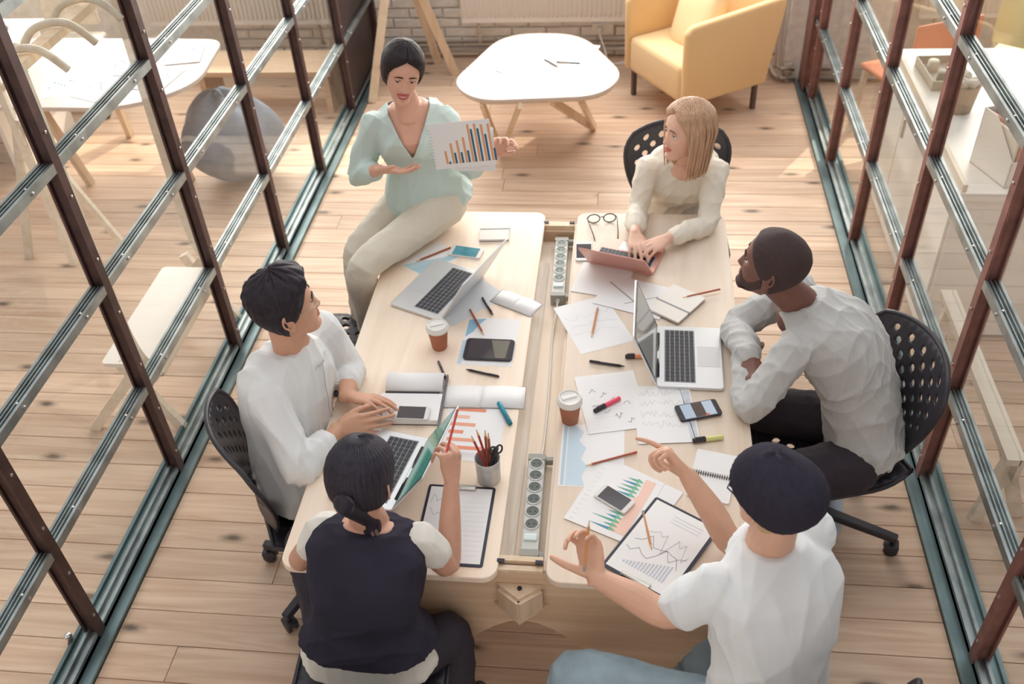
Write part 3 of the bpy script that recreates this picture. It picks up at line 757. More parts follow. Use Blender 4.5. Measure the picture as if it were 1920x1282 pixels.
def open_book(p, w, h, rz, label, th=0.007):
    t = thing('open_notebook', label, 'notebook', p, rz)
    for s in (-1, 1):
        bm = bmesh.new(); n = 8; rows = []
        for k in range(n+1):
            x = s*w/2*k/n; z = th*(0.35+0.65*math.sin(PI*min(1, (k/n)*1.15+0.05))**0.7) if k < n else th*0.25
            rows.append((x, max(z, th*0.25)))
        lo = [[bm.verts.new((x, y, 0)) for x, z in rows] for y in (-h/2, h/2)]; hi = [[bm.verts.new((x, y, z)) for x, z in rows] for y in (-h/2, h/2)]
        for k in range(n):
            bm.faces.new([hi[0][k], hi[0][k+1], hi[1][k+1], hi[1][k]]); bm.faces.new([lo[0][k], lo[1][k], lo[1][k+1], lo[0][k+1]])
            for j in (0, 1): bm.faces.new([lo[j][k], lo[j][k+1], hi[j][k+1], hi[j][k]])
        for k in (0, n): bm.faces.new([lo[0][k], hi[0][k], hi[1][k], lo[1][k]])
        bmesh.ops.recalc_face_normals(bm, faces=bm.faces)
        new_obj('page_block', bm, M_paper, t, True)
    bm = bmesh.new(); box(bm, (0, 0, 0.0006), (w+0.006, h+0.006, 0.0012)); new_obj('cover', bm, MATS['cover_grey'], t)
    return t
open_book((-0.393,2.856,0.740), 0.185, 0.085, -0.50, 'small white notebook lying open beside the cable trough')
open_book((-0.461,2.327,0.740), 0.30, 0.105, 0.03, 'long white booklet lying open above the orange bar chart', 0.008)
# thick notepad with a page curled back
np_ = thing('notepad', 'thick white notepad with its cover page curled back beside the clasped hands', 'notepad', (-0.699,2.249,0.740), 0.03)
bm = bmesh.new(); box(bm, (0, 0, 0.011), (0.215, 0.13, 0.022), bev=0.002); new_obj('page_block', bm, M_paper, np_)
bm = bmesh.new(); box(bm, (0, 0, 0.0008), (0.219, 0.134, 0.0016)); new_obj('back_cover', bm, M_penb, np_)
bm = bmesh.new(); pr = []
for k in range(13):
    a = PI*k/12*1.05; pr.append((0.075+0.055*(1-math.cos(a))/1.2+0.002, 0.014+0.030*math.sin(a)))
top = [[bm.verts.new((x, y, z)) for y, z in pr] for x in (-0.095, 0.105)]
for k in range(12): bm.faces.new([top[0][k], top[1][k], top[1][k+1], top[0][k+1]])
o = new_obj('curled_page', bm, M_paper, np_, True); o.modifiers.new('t', 'SOLIDIFY').thickness = 0.003
bm = bmesh.new(); box(bm, (0.112, 0.04, 0.012), (0.006, 0.25, 0.014)); new_obj('spine_strip', bm, mat('spine_grey', rgb(108, 106, 112), 0.5), np_)
bm = bmesh.new(); box(bm, (0.0, 0.077, 0.012), (0.19, 0.012, 0.012)); new_obj('painted_shade', bm, M_penb, np_)  # solid dark strip standing in for shade under the curled page
# spiral notebook
sp = thing('spiral_notebook', 'white spiral notebook lying open beside the man in the beanie', 'notebook', (0.306,2.010,0.740), -0.22)
for s in (-1, 1):
    bm = bmesh.new(); prism(bm, rrect(-0.065, (0.004 if s > 0 else -0.10), 0.065, (0.10 if s > 0 else -0.004), 0.006), 0, 0.006); new_obj('page_block', bm, M_paper, sp)
bm = bmesh.new()
for k in range(17):
    x = -0.058+k*0.00725; pts = [(x, 0.009*math.cos(a), 0.006+0.007*math.sin(a)) for a in [PI*q/6 for q in range(7)]]
    tube(bm, pts, 0.0011, 6)
o = new_obj('wire_spiral', bm, M_blackm, sp, True); o['kind'] = 'stuff'

# ---- eyeglasses on the table
eg = thing('eyeglasses', 'black framed eyeglasses folded open at the far end of the right half', 'glasses', (-0.081,3.425,0.740), 0.12)
for s in (-1, 1):
    bm = bmesh.new(); pts = [(s*0.034+0.026*math.cos(a), 0.003*math.sin(a), 0.022+0.019*math.sin(a)) for a in [2*PI*k/20 for k in range(21)]]
    tube(bm, pts, 0.0026, 8, cap=False); new_obj('rim', bm, M_penb, eg, True)
    bm = bmesh.new(); tube(bm, [(s*0.060, 0, 0.032), (s*0.064, -0.010, 0.032), (s*(0.060 if s > 0 else 0.045), -0.10, 0.012), (s*(0.055 if s > 0 else 0.04), -0.135, 0.002)], 0.0022, 8); new_obj('temple', bm, M_penb, eg, True)
    bm = bmesh.new(); g = bmesh.ops.create_circle(bm, cap_ends=True, radius=0.024, segments=20); bmesh.ops.rotate(bm, verts=bm.verts, cent=(0, 0, 0), matrix=Matrix.Rotation(PI/2, 3, 'X')); bmesh.ops.scale(bm, vec=(1, 1, .75), verts=bm.verts); bmesh.ops.translate(bm, vec=(s*0.034, 0, 0.022), verts=bm.verts)
    new_obj('lens', bm, GLASS, eg)
bm = bmesh.new(); tube(bm, [(-0.008, 0, 0.028), (0, -0.001, 0.031), (0.008, 0, 0.028)], 0.0024, 8); new_obj('bridge', bm, M_penb, eg, True)

# ---- clipboards
def clipboard(p, w, h, rz, label, clip_end, prt):
    t = thing('clipboard', label, 'clipboard', p, rz)
    bm = bmesh.new(); prism(bm, rrect(-w/2, -h/2, w/2, h/2, 0.008), 0, 0.003); new_obj('board', bm, mat('clip_navy', rgb(40, 42, 58), 0.4), t)
    bm = bmesh.new(); box(bm, (0, 0, 0.0036), (w-0.018, h-0.018, 0.0010)); pg_ = new_obj('paper_sheet', bm, M_paper, t)
    e = clip_end*(h/2-0.012)
    bm = bmesh.new(); box(bm, (0, e, 0.0075), (0.09, 0.016, 0.007), bev=0.002); tube(bm, [(-0.045, e+clip_end*0.008, 0.010), (0.045, e+clip_end*0.008, 0.010)], 0.004, 8); new_obj('clip', bm, mat('clip_metal', rgb(190, 186, 178), 0.3, 0.8), t)
    P = Print(); prt(P, w, h); o = P.put(pg_); o.location.z = 0.0035
def pr1(P, w, h):
    for k in range(2): P.line(zigzag(-w*.42, -w*.12, h*(.05+.18*k), h*.16, 9, k), (150, 168, 184), .0012)
    for k in range(11): P.line([(-w*.4+k*w*.03, -h*.3), (-w*.4+k*w*.03, h*.3)], (214, 218, 224), .0006)
    for k in range(12): P.line([(w*.05, -h*.38+k*h*.06), (w*.42, -h*.38+k*h*.06)], (218, 220, 226), .0007)
def pr2(P, w, h):
    P.line(zigzag(-w*.40, w*.36, -h*.22, h*.22, 9, 4), (110, 112, 120), .0013); P.line(zigzag(-w*.36, w*.40, -h*.18, h*.26, 8, 11), (130, 130, 138), .0013); P.line(zigzag(-w*.30, w*.40, -h*.10, h*.26, 12, 5), (150, 150, 156), .0010)
    for k in range(14): P.rect(-w*.30+k*w*.045, -h*.36, -w*.30+k*w*.045+.005, -h*.36+h*.014*(k+2), (196, 202, 214))
    for k in range(3): P.line([(-w*.1, h*(.30+.04*k)), (w*.34, h*(.30+.04*k))], (188, 190, 196), .0012)
clipboard((-0.472,1.775,0.740), 0.212, 0.300, -0.015, 'dark clipboard holding a line chart in front of the waistcoat woman', 1, pr1)
clipboard((0.143,1.727,0.745), 0.215, 0.305, -0.545, 'dark clipboard holding a hand-drawn graph by the man in the beanie', -1, pr2)

# ---- printed and loose sheets
def chart_sheet(*a, prt=None, **k):
    o = sheet(*a, **k)
    if prt:
        P = Print(); prt(P); P.put(o)
    return o
def c_tri(P): P.poly([(-.07, -.10), (.03, -.10), (.085, .12)], (176, 206, 216)); P.poly([(-.07, -.10), (-.02, -.10), (.05, .08)], (190, 216, 222), .0013)
chart_sheet('paper', (-0.770,3.131,0.740), .15, .21, -0.62, 'sheet with a pale blue triangle chart under the seated brunette\'s knee', prt=c_tri)
sheet('paper', (-0.604,2.876,0.740), .21, .27, -0.75, 'blank pale sheet under the hinge of the tilted silver laptop', m=mat('paper_blue', rgb(226, 232, 236), 0.8))
def c_map(P): P.poly([(-.095, .12), (-.03, .13), (-.055, .09), (-.07, .05), (-.095, .02)], (150, 192, 216)); P.rect(-.10, -.13, -.085, .0, (196, 214, 226))
chart_sheet('paper', (-0.469,2.625,0.740), .20, .27, -0.03, 'sheet with a small blue map under the black tablet', prt=c_map)
def c_bars(P):
    for k, (l, c) in enumerate(((.11, (236, 150, 120)), (.06, (240, 190, 170)), (.085, (238, 168, 140)), (.05, (236, 150, 120)), (.09, (238, 168, 140)), (.13, (236, 150, 120)))): P.rect(-.08, .10-.035*k, -.08+l, .115-.035*k, c)
    for k in range(5): P.line([(-.08, -.105+k*.004), (.06, -.105+k*.004)], (220, 214, 214), .0008)
chart_sheet('paper', (-0.471,2.156,0.740), .205, .25, -0.04, 'sheet with an orange bar chart behind the pencil pot', prt=c_bars)
def c_sketch(P):
    for k in range(3): P.line(zigzag(-.09, .09, -.06+.05*k, .03, 10, 20+k), (206, 208, 212), .001)
chart_sheet('paper', (-0.092,2.742,0.740), .21, .29, 0.42, 'sketched sheet jutting over the cable trough on the right half', prt=c_sketch)
sheet('paper', (-0.065,3.013,0.742), .21, .20, -0.22, 'blank sheet under the rose gold laptop', m=M_paper)
def c_tape(P): P.line([(-.12, .05), (.02, -.04)], (168, 164, 162), .006); P.line([(-.02, -.06), (.10, .04)], (170, 170, 170), .004)
chart_sheet('paper', (0.061,2.913,0.743), .27, .20, -0.35, 'sheet crossed by grey tape behind the silver laptop lid', prt=c_tape)
def c_hand(P):
    for r in range(2):
        for k in range(4): P.line(zigzag(-.07+.035*k, -.045+.035*k, .05-.08*r-.028*k, .028, 5, 31+k+7*r), (126, 110, 138), .0016)
    for k in range(16): P.line([(-.09, .12-k*.016), (.09, .12-k*.016)], (226, 228, 234), .0006)
chart_sheet('paper', (-0.014,2.329,0.742), .21, .28, 0.22, 'lined sheet with purple handwriting under the pink highlighter', prt=c_hand)
def c_spiky(P):
    for k in range(4): P.line(zigzag(-.08, .09, .08-.05*k, .035, 26, 50+k), (190, 196, 206), .0009)
    P.rect(.07, -.12, .095, .10, (208, 214, 220)); P.line([(.065, .12), (.085, -.12)], (120, 150, 178), .002)
chart_sheet('paper', (0.163,2.278,0.743), .20, .27, 0.10, 'sheet of spiky grey graphs below the silver laptop', prt=c_spiky)
def c_area(P):
    P.rect(-.095, -.13, -.085, .13, (190, 212, 226))
    P.poly([(-.08, -.13), (-.02, -.13), (-.03, -.09), (-.012, -.05), (-.035, -.02), (-.02, .03), (-.045, .06), (-.03, .10), (-.06, .13), (-.08, .13)], (206, 224, 234))
chart_sheet('paper', (-0.071,2.080,0.740), .205, .27, 0.0, 'sheet with a pale blue area chart above the trough edge', prt=c_area)
def c_green(P):
    P.poly([(.02, -.11), (.085, -.11), (.085, .12), (.05, .12), (.055, .05), (.03, .0), (.05, -.05)], (244, 206, 190))
    for k in range(14):
        y = -.11+k*.016; l = random.Random(k).uniform(.02, .075); P.poly([(.03, y), (.03, y+.010), (.03-l, y+.004)], (110, 178, 160) if k % 3 else (84, 150, 180), .0013)
        P.poly([(.028, y), (.05, y+.004), (.03, y+.014)], (120, 190, 150), .0016+.00002*k)
    for k in range(12): P.line([(-.095, -.12+k*.02), (-.08, -.12+k*.02)], (200, 204, 212), .001)
chart_sheet('paper', (0.006,1.894,0.743), .215, .265, -0.42, 'sheet with a green and red spiky chart under the white phone', prt=c_green)
# the near edge of the tape measure strip / second paper under chart
sheet('paper', (0.058,1.878,0.742), .21, .26, -0.52, 'blank sheet peeking out under the green and red chart')

# ---- wire pencil pot with its contents
pot_c = (-0.390,1.962,0.740)
pp = thing('pencil_pot', 'silver mesh pencil pot on the left half near the trough', 'pencil pot', pot_c)
bm = bmesh.new(); lathe(bm, [(0.0355, 0.0), (0.037, 0.002), (0.0395, 0.094), (0.0405, 0.098), (0.0390, 0.098), (0.0375, 0.092), (0.0355, 0.004), (0.001, 0.003)], 28); new_obj('pot_wall', bm, mat('pot_silver', rgb(206, 208, 206), 0.35, 0.35, noise=0.2, scale=18), pp, True)
def in_pot(dx, dy, tx, ty, ln): 
    a = Vector((pot_c[0]+dx, pot_c[1]+dy, pot_c[2]+0.006)); d = Vector((tx-dx, ty-dy, 0.096)).normalized(); return a, a+d*ln
for k, (q, lb, m_) in enumerate((((.012, -.01, -.026, .016, .17), 'leftmost red pencil standing in the silver pencil pot', M_red2), ((.010, .006, -.014, .026, .18), 'red pencil standing second from left in the silver pencil pot', M_red2),
        ((.0, -.012, -.004, .022, .175), 'thick brown pencil standing in the middle of the silver pencil pot', M_red), ((.010, -.014, .006, .018, .17), 'brown pencil standing right of the middle in the silver pencil pot', M_red))):
    a_, b_ = in_pot(*q); stick('pencil', a_, b_, .0042, lb, 'pencil', [m_], 'pencils in the pot')
a_, b_ = in_pot(-.006, -.016, .022, .006, .135); stick('pen', b_, a_, .0075, 'black marker pen standing in the silver pencil pot', 'pen', [M_penb])
sc = thing('scissors', 'black handled scissors standing in the silver pencil pot', 'scissors', (pot_c[0]+.02, pot_c[1]+.0, pot_c[2]+.005)); sc.rotation_euler = (-.05, .10, .5)
bm = bmesh.new(); box(bm, (-.003, 0, .05), (.006, .002, .10)); box(bm, (.003, .002, .05), (.006, .002, .10)); new_obj('blade', bm, M_pens, sc)
for s in (-1, 1):
    bm = bmesh.new(); tube(bm, [(s*.011+.010*math.cos(a), 0, .118+.016*math.sin(a)) for a in [2*PI*k/16 for k in range(17)]], .003, 8, cap=False); new_obj('handle', bm, M_penb, sc, True)

# ================================================================== lounge corner behind the table
def vleg(root, foot, t1, t2, m=None, w=0.05):
    bm = bmesh.new(); bar(bm, foot, t1, w, 0.022, (1, 0, 0)); bar(bm, foot, t2, w, 0.022, (1, 0, 0)); return new_obj('leg', bm, m or M_pine, root)
ct = thing('coffee_table', 'pale rounded coffee table strewn with papers in front of the radiator', 'coffee table', (-0.53, 5.5, 0))
CT = [(-1.045, 5.29), (-0.86, 5.05), (-0.14, 5.11), (0.0, 5.39), (-0.29, 6.02), (-0.80, 6.02)]
def round_poly(P, rs, n=7):
    out = []
    N = len(P)
    for i in range(N):
        p0, p1, p2 = Vector(P[i-1]), Vector(P[i]), Vector(P[(i+1) % N]); r = rs[i]
        a = (p0-p1).normalized(); b = (p2-p1).normalized(); d = min(r, (p0-p1).length*0.48, (p2-p1).length*0.48)
        q0 = p1+a*d; q2 = p1+b*d
        for k in range(n+1):
            t = k/n; q = q0*(1-t)**2 + p1*2*t*(1-t) + q2*t*t; out.append((q.x, q.y))
    return out
bm = bmesh.new(); prism(bm, [(x+0.53, y-5.5) for x, y in round_poly(CT, [.18, .18, .16, .22, .22, .22])], 0.478, 0.50); o = new_obj('tabletop', bm, mat('coffee_white', rgb(208, 194, 184), 0.4), ct); bevel_mod(o, 0.004)
bm = bmesh.new(); prism(bm, [(x*0.985+0.525, y*0.99-5.445) for x, y in round_poly(CT, [.18, .18, .16, .22, .22, .22])], 0.468, 0.479); new_obj('top_edge', bm, M_pine, ct)
for ft, t1, t2 in (((-0.771,5.343,0.000), (-0.833,5.093,0.468), (-0.602,5.059,0.468)), ((-0.187,5.667,0.000), (-0.415,5.106,0.468), (-0.255,5.133,0.468)), ((-0.647,6.300,0.000), (-0.715,5.698,0.468), (-0.443,5.694,0.468))):
    vleg(ct, *[(p[0]+0.53, p[1]-5.5, p[2]) for p in (ft, t1, t2)])
def c_blue(P):
    for k in range(6): P.rect(-.06+.022*k, -.08, -.05+.022*k, -.02+.006*((k*5) % 4), (150, 176, 196))
    P.line([(-.08, -.085), (.08, -.085)], (180, 186, 190), .001)
gpc = 'papers on the coffee table'
chart_sheet('paper', (-0.28, 5.42, 0.5005), .21, .29, 0.5, 'sheet with small blue bars at the right side of the coffee table', grp=gpc, prt=c_blue)
sheet('paper', (-0.62, 5.50, 0.5005), .21, .29, -0.6, 'blank sheet in the middle of the coffee table', grp=gpc)
sheet('paper', (-0.80, 5.33, 0.5005), .21, .29, 0.9, 'blank sheet at the near left corner of the coffee table', grp=gpc)
sheet('paper', (-0.58, 5.72, 0.5018), .21, .29, 0.2, 'blank curled sheet toward the radiator side of the coffee table', grp=gpc, curl=0.02)
sheet('paper', (-0.30, 5.70, 0.5018), .21, .29, -0.3, 'blank sheet beneath the crossed pencils on the coffee table', grp=gpc)
stick('pencil', (-0.50, 5.60, .5065), (-0.40, 5.48, .5065), .004, 'dark pencil left of the crossing pair on the coffee table', 'pencil', [M_penb], 'pencils on the coffee table')
stick('pencil', (-0.42, 5.56, .5065), (-0.26, 5.54, .5065), .004, 'dark pencil right of the crossing pair on the coffee table', 'pencil', [M_penb], 'pencils on the coffee table')

# armchair: thin shell of arms and back on slim legs
M_yellow = mat('armchair_cloth', rgb(234, 196, 140), 0.85, bump=0.15, bscale=400, sheen=0.3)
M_seat = mat('armchair_seat_cloth', rgb(238, 204, 152), 0.85, bump=0.15, bscale=400, sheen=0.3)
fr = Vector((-0.84, -0.54)).normalized()     # where the chair faces
ac = thing('armchair', 'mustard yellow box-shaped armchair by the radiator', 'armchair', (0.47, 6.06, 0), math.atan2(fr.y, fr.x)-PI/2)
# local +y = front
def shell(name, pts):
    bm = bmesh.new(); box(bm, pts[0], pts[1], bev=0.022); return new_obj(name, bm, M_yellow, ac, True)
for s, nm in ((-1, 'armrest'), (1, 'armrest')):
    bm = bmesh.new()
    poly = [(0.34, 0.19), (0.35, 0.66), (0.30, 0.70), (-0.38, 0.74), (-0.40, 0.70), (-0.30, 0.19)]
    lo = [bm.verts.new((s*0.30, y, z)) for y, z in poly]; hi = [bm.verts.new((s*0.36, y, z)) for y, z in poly]
    bm.faces.new(lo); bm.faces.new(hi[::-1])
    for k in range(6): bm.faces.new([lo[(k+1) % 6], lo[k], hi[k], hi[(k+1) % 6]])
    bmesh.ops.recalc_face_normals(bm, faces=bm.faces); o = new_obj(nm, bm, M_yellow, ac, True); bevel_mod(o, 0.022, 3)
bm = bmesh.new(); poly = [(-0.30, 0.19), (-0.24, 0.19), (-0.31, 0.74), (-0.37, 0.74)]
lo = [bm.verts.new((-0.32, y, z)) for y, z in poly]; hi = [bm.verts.new((0.32, y, z)) for y, z in poly]
bm.faces.new(lo); bm.faces.new(hi[::-1])
for k in range(4): bm.faces.new([lo[(k+1) % 4], lo[k], hi[k], hi[(k+1) % 4]])
bmesh.ops.recalc_face_normals(bm, faces=bm.faces); o = new_obj('backrest', bm, M_yellow, ac, True); bevel_mod(o, 0.02, 3)
bm = bmesh.new(); box(bm, (0, 0.03, 0.31), (0.595, 0.62, 0.24), bev=0.04); o = new_obj('seat', bm, M_seat, ac, True)
for x in (-0.30, 0.30):
    for y in (0.29, -0.26):
        bm = bmesh.new(); bar(bm, (x, y, 0), (x, y, 0.20), 0.028, 0.028); new_obj('leg', bm, mat('leg_dark', rgb(96, 78, 72), 0.5), ac)
def pillow(name, w, h, t, m, label, loc, rot, cat='cushion'):
    bm = bmesh.new(); n = 14; V = {}
    for sgn in (-1, 1):
        for i in range(n+1):
            for j in range(n+1):
                u, v = i/n*2-1, j/n*2-1; e = max(0, (1-u**4))*max(0, (1-v**4))
                if e <= 0 and sgn > 0: V[(sgn, i, j)] = V[(-1, i, j)]; continue
                pin = 1-0.10*(abs(u)*abs(v))**0 * (1-abs(u*v))*0.9
                V[(sgn, i, j)] = bm.verts.new((u*w/2*(0.93+0.07*abs(v)**3), v*h/2*(0.93+0.07*abs(u)**3), sgn*t/2*e**0.5))
        for i in range(n):
            for j in range(n):
                q = [V[(sgn, i, j)], V[(sgn, i+1, j)], V[(sgn, i+1, j+1)], V[(sgn, i, j+1)]]
                bm.faces.new(q if sgn > 0 else q[::-1])
    o = new_obj(name, bm, m, None, True); o.location = loc; o.rotation_euler = rot
    return tag(o, label, cat)
_a = ac.rotation_euler[2]
cu = pillow('cushion', 0.44, 0.44, 0.15, mat('cushion_cloth', rgb(240, 212, 164), 0.9, bump=0.1, bscale=300), 'pale yellow cushion leaning in the mustard armchair', (0.46, 6.06, 0.56), (0, 0, 0))
cu.rotation_euler = (Matrix.Rotation(_a, 3, 'Z') @ Matrix.Rotation(math.radians(-62), 3, 'X') @ Matrix.Rotation(0.25, 3, 'Z')).to_euler()

# wooden easel legs standing by the brick wall
ez = thing('tripod_stand', 'pale wooden tripod stand by the brick wall behind the brunette', 'tripod', (-1.45, 6.35, 0))
for k, (f, t_) in enumerate((((-1.233,6.479,0.000), (-1.545, 6.45, .98)), ((-1.765, 6.03, 0), (-1.575, 6.45, .98)), ((-1.398,6.683,0.000), (-1.56, 6.50, .98)))):
    bm = bmesh.new(); bar(bm, (f[0]+1.45, f[1]-6.35, 0.0), (t_[0]+1.45, t_[1]-6.35, t_[2]), 0.055, 0.03, (0, 1, 0)); new_obj('leg', bm, M_pine, ez)
bm = bmesh.new(); lathe(bm, [(0.10, 0.97), (0.10, 0.99), (0.02, 1.0)], 24, (-0.11, 0.11, 0)); new_obj('top_plate', bm, M_pine, ez)

# ================================================================== left of the glass
lt = thing('side_table', 'white rounded table with blue charts behind the left partition', 'table', (-3.0, 4.98, 0))
bm = bmesh.new(); prism(bm, [(x+3.0, y-4.98) for x, y in round_poly([(-3.75, 4.52), (-2.72, 4.50), (-2.40, 4.78), (-2.46, 5.42), (-3.75, 5.46)], [.05, .35, .2, .12, .05])], 0.705, 0.73); o = new_obj('tabletop', bm, mat('table_pale', rgb(222, 206, 196), 0.35), lt); bevel_mod(o, 0.004)
for f, t_ in (((-0.35, -0.07), (-0.42, -0.2)), ((-0.35, 0.55), (-0.30, 0.40)), ((0.30, -0.02), (0.10, 0.05))):
    bm = bmesh.new(); bar(bm, (f[0], f[1], 0), (t_[0], t_[1], 0.705), 0.05, 0.035, (1, 0, 0)); new_obj('leg', bm, M_pine, lt)
gl = 'papers on the table behind the left partition'
def c_dots(P):
    for k in range(7): P.rect(-.08+.022*k, -.02+.02*((k*3) % 4), -.068+.022*k, -.012+.02*((k*3) % 4)+.01, (110, 140, 176))
    P.rect(-.095, .05, .06, .10, (206, 218, 232))
for k, (x, y, rz, lb) in enumerate(((-3.20, 4.78, .3, 'blue dotted sheet nearest the coat rack on the rounded white table'), (-2.95, 4.74, -.4, 'blue dotted sheet overlapping its neighbour at the near edge of the rounded white table'), (-2.92, 5.05, .1, 'blue dotted sheet in the middle of the rounded white table'),
        (-2.66, 4.86, -.15, 'blue dotted sheet at the rounded corner of the rounded white table'), (-2.62, 5.20, .2, 'blue dotted sheet by the far right edge of the rounded white table'))):
    chart_sheet('paper', (x, y, .7305+.0013*k), .21, .29, rz, lb, grp=gl, prt=c_dots, m=mat('paper_bluish', rgb(222, 228, 238), 0.8))
# desk by the wall with lamp, keyboard
dk = thing('desk', 'long white desk at the far left behind the glass', 'desk', (-4.60, 5.35, 0))
bm = bmesh.new(); box(bm, (0, 0, 0.725), (1.6, 0.8, 0.03)); new_obj('desktop', bm, M_white, dk)
for x in (-0.74, 0.74):
    bm = bmesh.new(); box(bm, (x, 0, 0.355), (0.03, 0.74, 0.71)); new_obj('side_panel', bm, M_white, dk)
bm = bmesh.new(); box(bm, (0, 0.36, 0.50), (1.45, 0.02, 0.40)); new_obj('back_panel', bm, M_white, dk)
lp = thing('desk_lamp', 'white cylinder desk lamp with black curved stem on the far left desk', 'lamp', (-4.02, 5.55, .7405))
bm = bmesh.new(); lathe(bm, [(0.07, 0), (0.07, 0.012), (0.015, 0.016)], 24); new_obj('base', bm, M_penb, lp, True)
bm = bmesh.new(); tube(bm, [tuple(p) for p in catmull([(0, 0, 0.01), (0, 0, 0.16), (-0.01, -0.01, 0.23), (-0.06, -0.03, 0.26), (-0.11, -0.05, 0.24)], 5)], 0.007, 10); new_obj('stem', bm, M_penb, lp, True)
bm = bmesh.new(); tube(bm, [(-0.10, -0.045, 0.245), (-0.26, -0.12, 0.16)], [0.032, 0.038], 18); new_obj('shade', bm, M_white, lp, True)
kb = thing('keyboard', 'slim grey keyboard on the far left desk', 'keyboard', (-4.02, 5.20, .7405))
bm = bmesh.new(); box(bm, (0, 0, .006), (.38, .12, .012), bev=.003); new_obj('case', bm, mat('kb_grey', rgb(140, 146, 150), 0.5), kb)
bm = bmesh.new()
for r in range(4):
    for k in range(14): box(bm, ((k-6.5)*.026, (r-1.5)*.026, .0135), (.021, .021, .004))
o = new_obj('keys', bm, mat('kb_light', rgb(210, 212, 214), 0.5), kb); o['kind'] = 'stuff'
fl = thing('pencil_bowl', 'small dark bowl holding a pink ball on the far left desk', 'bowl', (-4.0, 5.36, .7405))
bm = bmesh.new(); lathe(bm, [(0.03, 0), (0.045, 0.01), (0.055, 0.04), (0.05, 0.04), (0.03, 0.012)], 20); new_obj('bowl', bm, M_penb, fl, True)
bm = bmesh.new(); bmesh.ops.create_uvsphere(bm, u_segments=16, v_segments=10, radius=0.04); new_obj('ball', bm, mat('pink_ball', rgb(234, 160, 160), 0.7), fl, True, loc=(0, 0, .055))

# coat-rack bench in pale plywood
cr = thing('coat_rack_bench', 'pale plywood bench with tall posts and a peg rail behind the left partition', 'coat rack', (-2.065, 3.2, 0))
bm = bmesh.new(); prism(bm, rrect(-0.12, -0.40, 0.10, 0.30, 0.02), 0.385, 0.405); o = new_obj('seat', bm, mat('bench_white', rgb(244, 236, 226), 0.4), cr)
bm = bmesh.new(); prism(bm, rrect(0.10, -0.40, 0.145, 0.30, 0.006), 0.34, 0.40); new_obj('front_apron', bm, M_ply, cr)
for yy in (-0.42, 0.36):
    bm = bmesh.new()
    pts = [tuple(p) for p in catmull([(0.14, yy, 0.36), (0.10, yy, 0.40), (0.06, yy, 0.52), (0.05, yy, 0.8), (0.06, yy, 1.75)], 6)]
    for a, b in zip(pts, pts[1:]): bar(bm, a, b, 0.03, 0.06, (1, 0, 0))
    new_obj('post', bm, M_ply, cr)
    bm = bmesh.new(); bar(bm, (-0.29, yy+0.02, 0.0), (0.05, yy+0.02, 0.40), 0.03, 0.045, (1, 0, 0)); new_obj('leg', bm, M_ply, cr)
    bm = bmesh.new(); bar(bm, (0.12, yy+0.05, 0.0), (-0.06, yy+0.05, 0.40), 0.03, 0.045, (1, 0, 0)); new_obj('leg', bm, M_ply, cr)
bm = bmesh.new(); bar(bm, (0.06, -0.46, 1.74), (0.06, 0.44, 1.74), 0.05, 0.03); new_obj('peg_rail', bm, M_pine, cr)
for k in range(4):
    yy = -0.34+k*0.22
    bm = bmesh.new(); tube(bm, [tuple(p) for p in catmull([(-0.06, yy-0.05, 1.70), (-0.02, yy-0.02, 1.755), (0.06, yy, 1.775), (0.13, yy, 1.76), (0.18, yy+0.02, 1.69)], 4)], 0.014, 8); new_obj('peg', bm, M_ply, cr, True)
# second coat rack standing nearer the desk: tripod of crossed slats
c2 = thing('coat_stand', 'branching pale wooden coat stand in front of the far left desk', 'coat stand', (-3.05, 4.05, 0))
for a, b in (((0, 0, 0), (0.0, 0.0, 1.30)), ((-0.30, 0.05, 0), (0.02, 0.0, 0.9)), ((0.28, 0.12, 0), (0.0, 0.02, 0.9))):
    bm = bmesh.new(); bar(bm, a, b, 0.04, 0.025, (0, 1, 0)); new_obj('post' if a[0] == 0 else 'leg', bm, M_ply, c2)
for z, dx in ((1.22, .16), (1.05, -.18), (1.12, .12)):
    bm = bmesh.new(); tube(bm, [tuple(p) for p in catmull([(0, 0, z-.08), (dx*.6, .02, z), (dx, .03, z+.05), (dx*1.35, .03, z+.01)], 4)], 0.013, 8); new_obj('branch', bm, M_ply, c2, True)
# grey bean bag
bb = thing('bean_bag', 'slumped blue-grey bean bag behind the left partition', 'bean bag', (-2.36, 5.0, 0))
bm = bmesh.new(); bmesh.ops.create_uvsphere(bm, u_segments=40, v_segments=24, radius=1.0)
for v in bm.verts:
    x, y, z = v.co; a = math.atan2(y, x)
    rr = 0.31*(1+0.05*math.sin(3*a+1)+0.03*math.sin(7*a)); zz = (z+1)/2
    v.co = Vector((x*rr*(1.06-0.35*zz*zz)-0.06*zz, y*rr*(1.0-0.30*zz*zz)+0.05*zz, 0.55*zz**0.8*(1+0.05*math.sin(5*a)*zz)))
new_obj('bag', bm, mat('bean_cloth', rgb(128, 138, 150), 0.9, noise=0.12, scale=12, bump=0.3, bscale=25), bb, True)
bm = bmesh.new(); tube(bm, [tuple(p) for p in catmull([(-0.10, 0.05, 0.535), (-0.06, 0.03, 0.58), (-0.02, 0.0, 0.575), (0.0, -0.01, 0.53)], 4)], 0.012, 8); new_obj('handle', bm, MATS['bean_cloth'], bb, True)
# low bench under the left radiator
lb = thing('low_bench', 'low pale wooden bench under the radiator beyond the left glass', 'bench', (-2.46, 6.02, 0))
bm = bmesh.new(); box(bm, (0, 0, 0.30), (0.98, 0.36, 0.035), bev=0.004); new_obj('seat', bm, M_birchx, lb)
for x in (-0.44, 0.44):
    bm = bmesh.new(); box(bm, (x, 0, 0.14), (0.04, 0.30, 0.28)); new_obj('leg', bm, M_birchx, lb)
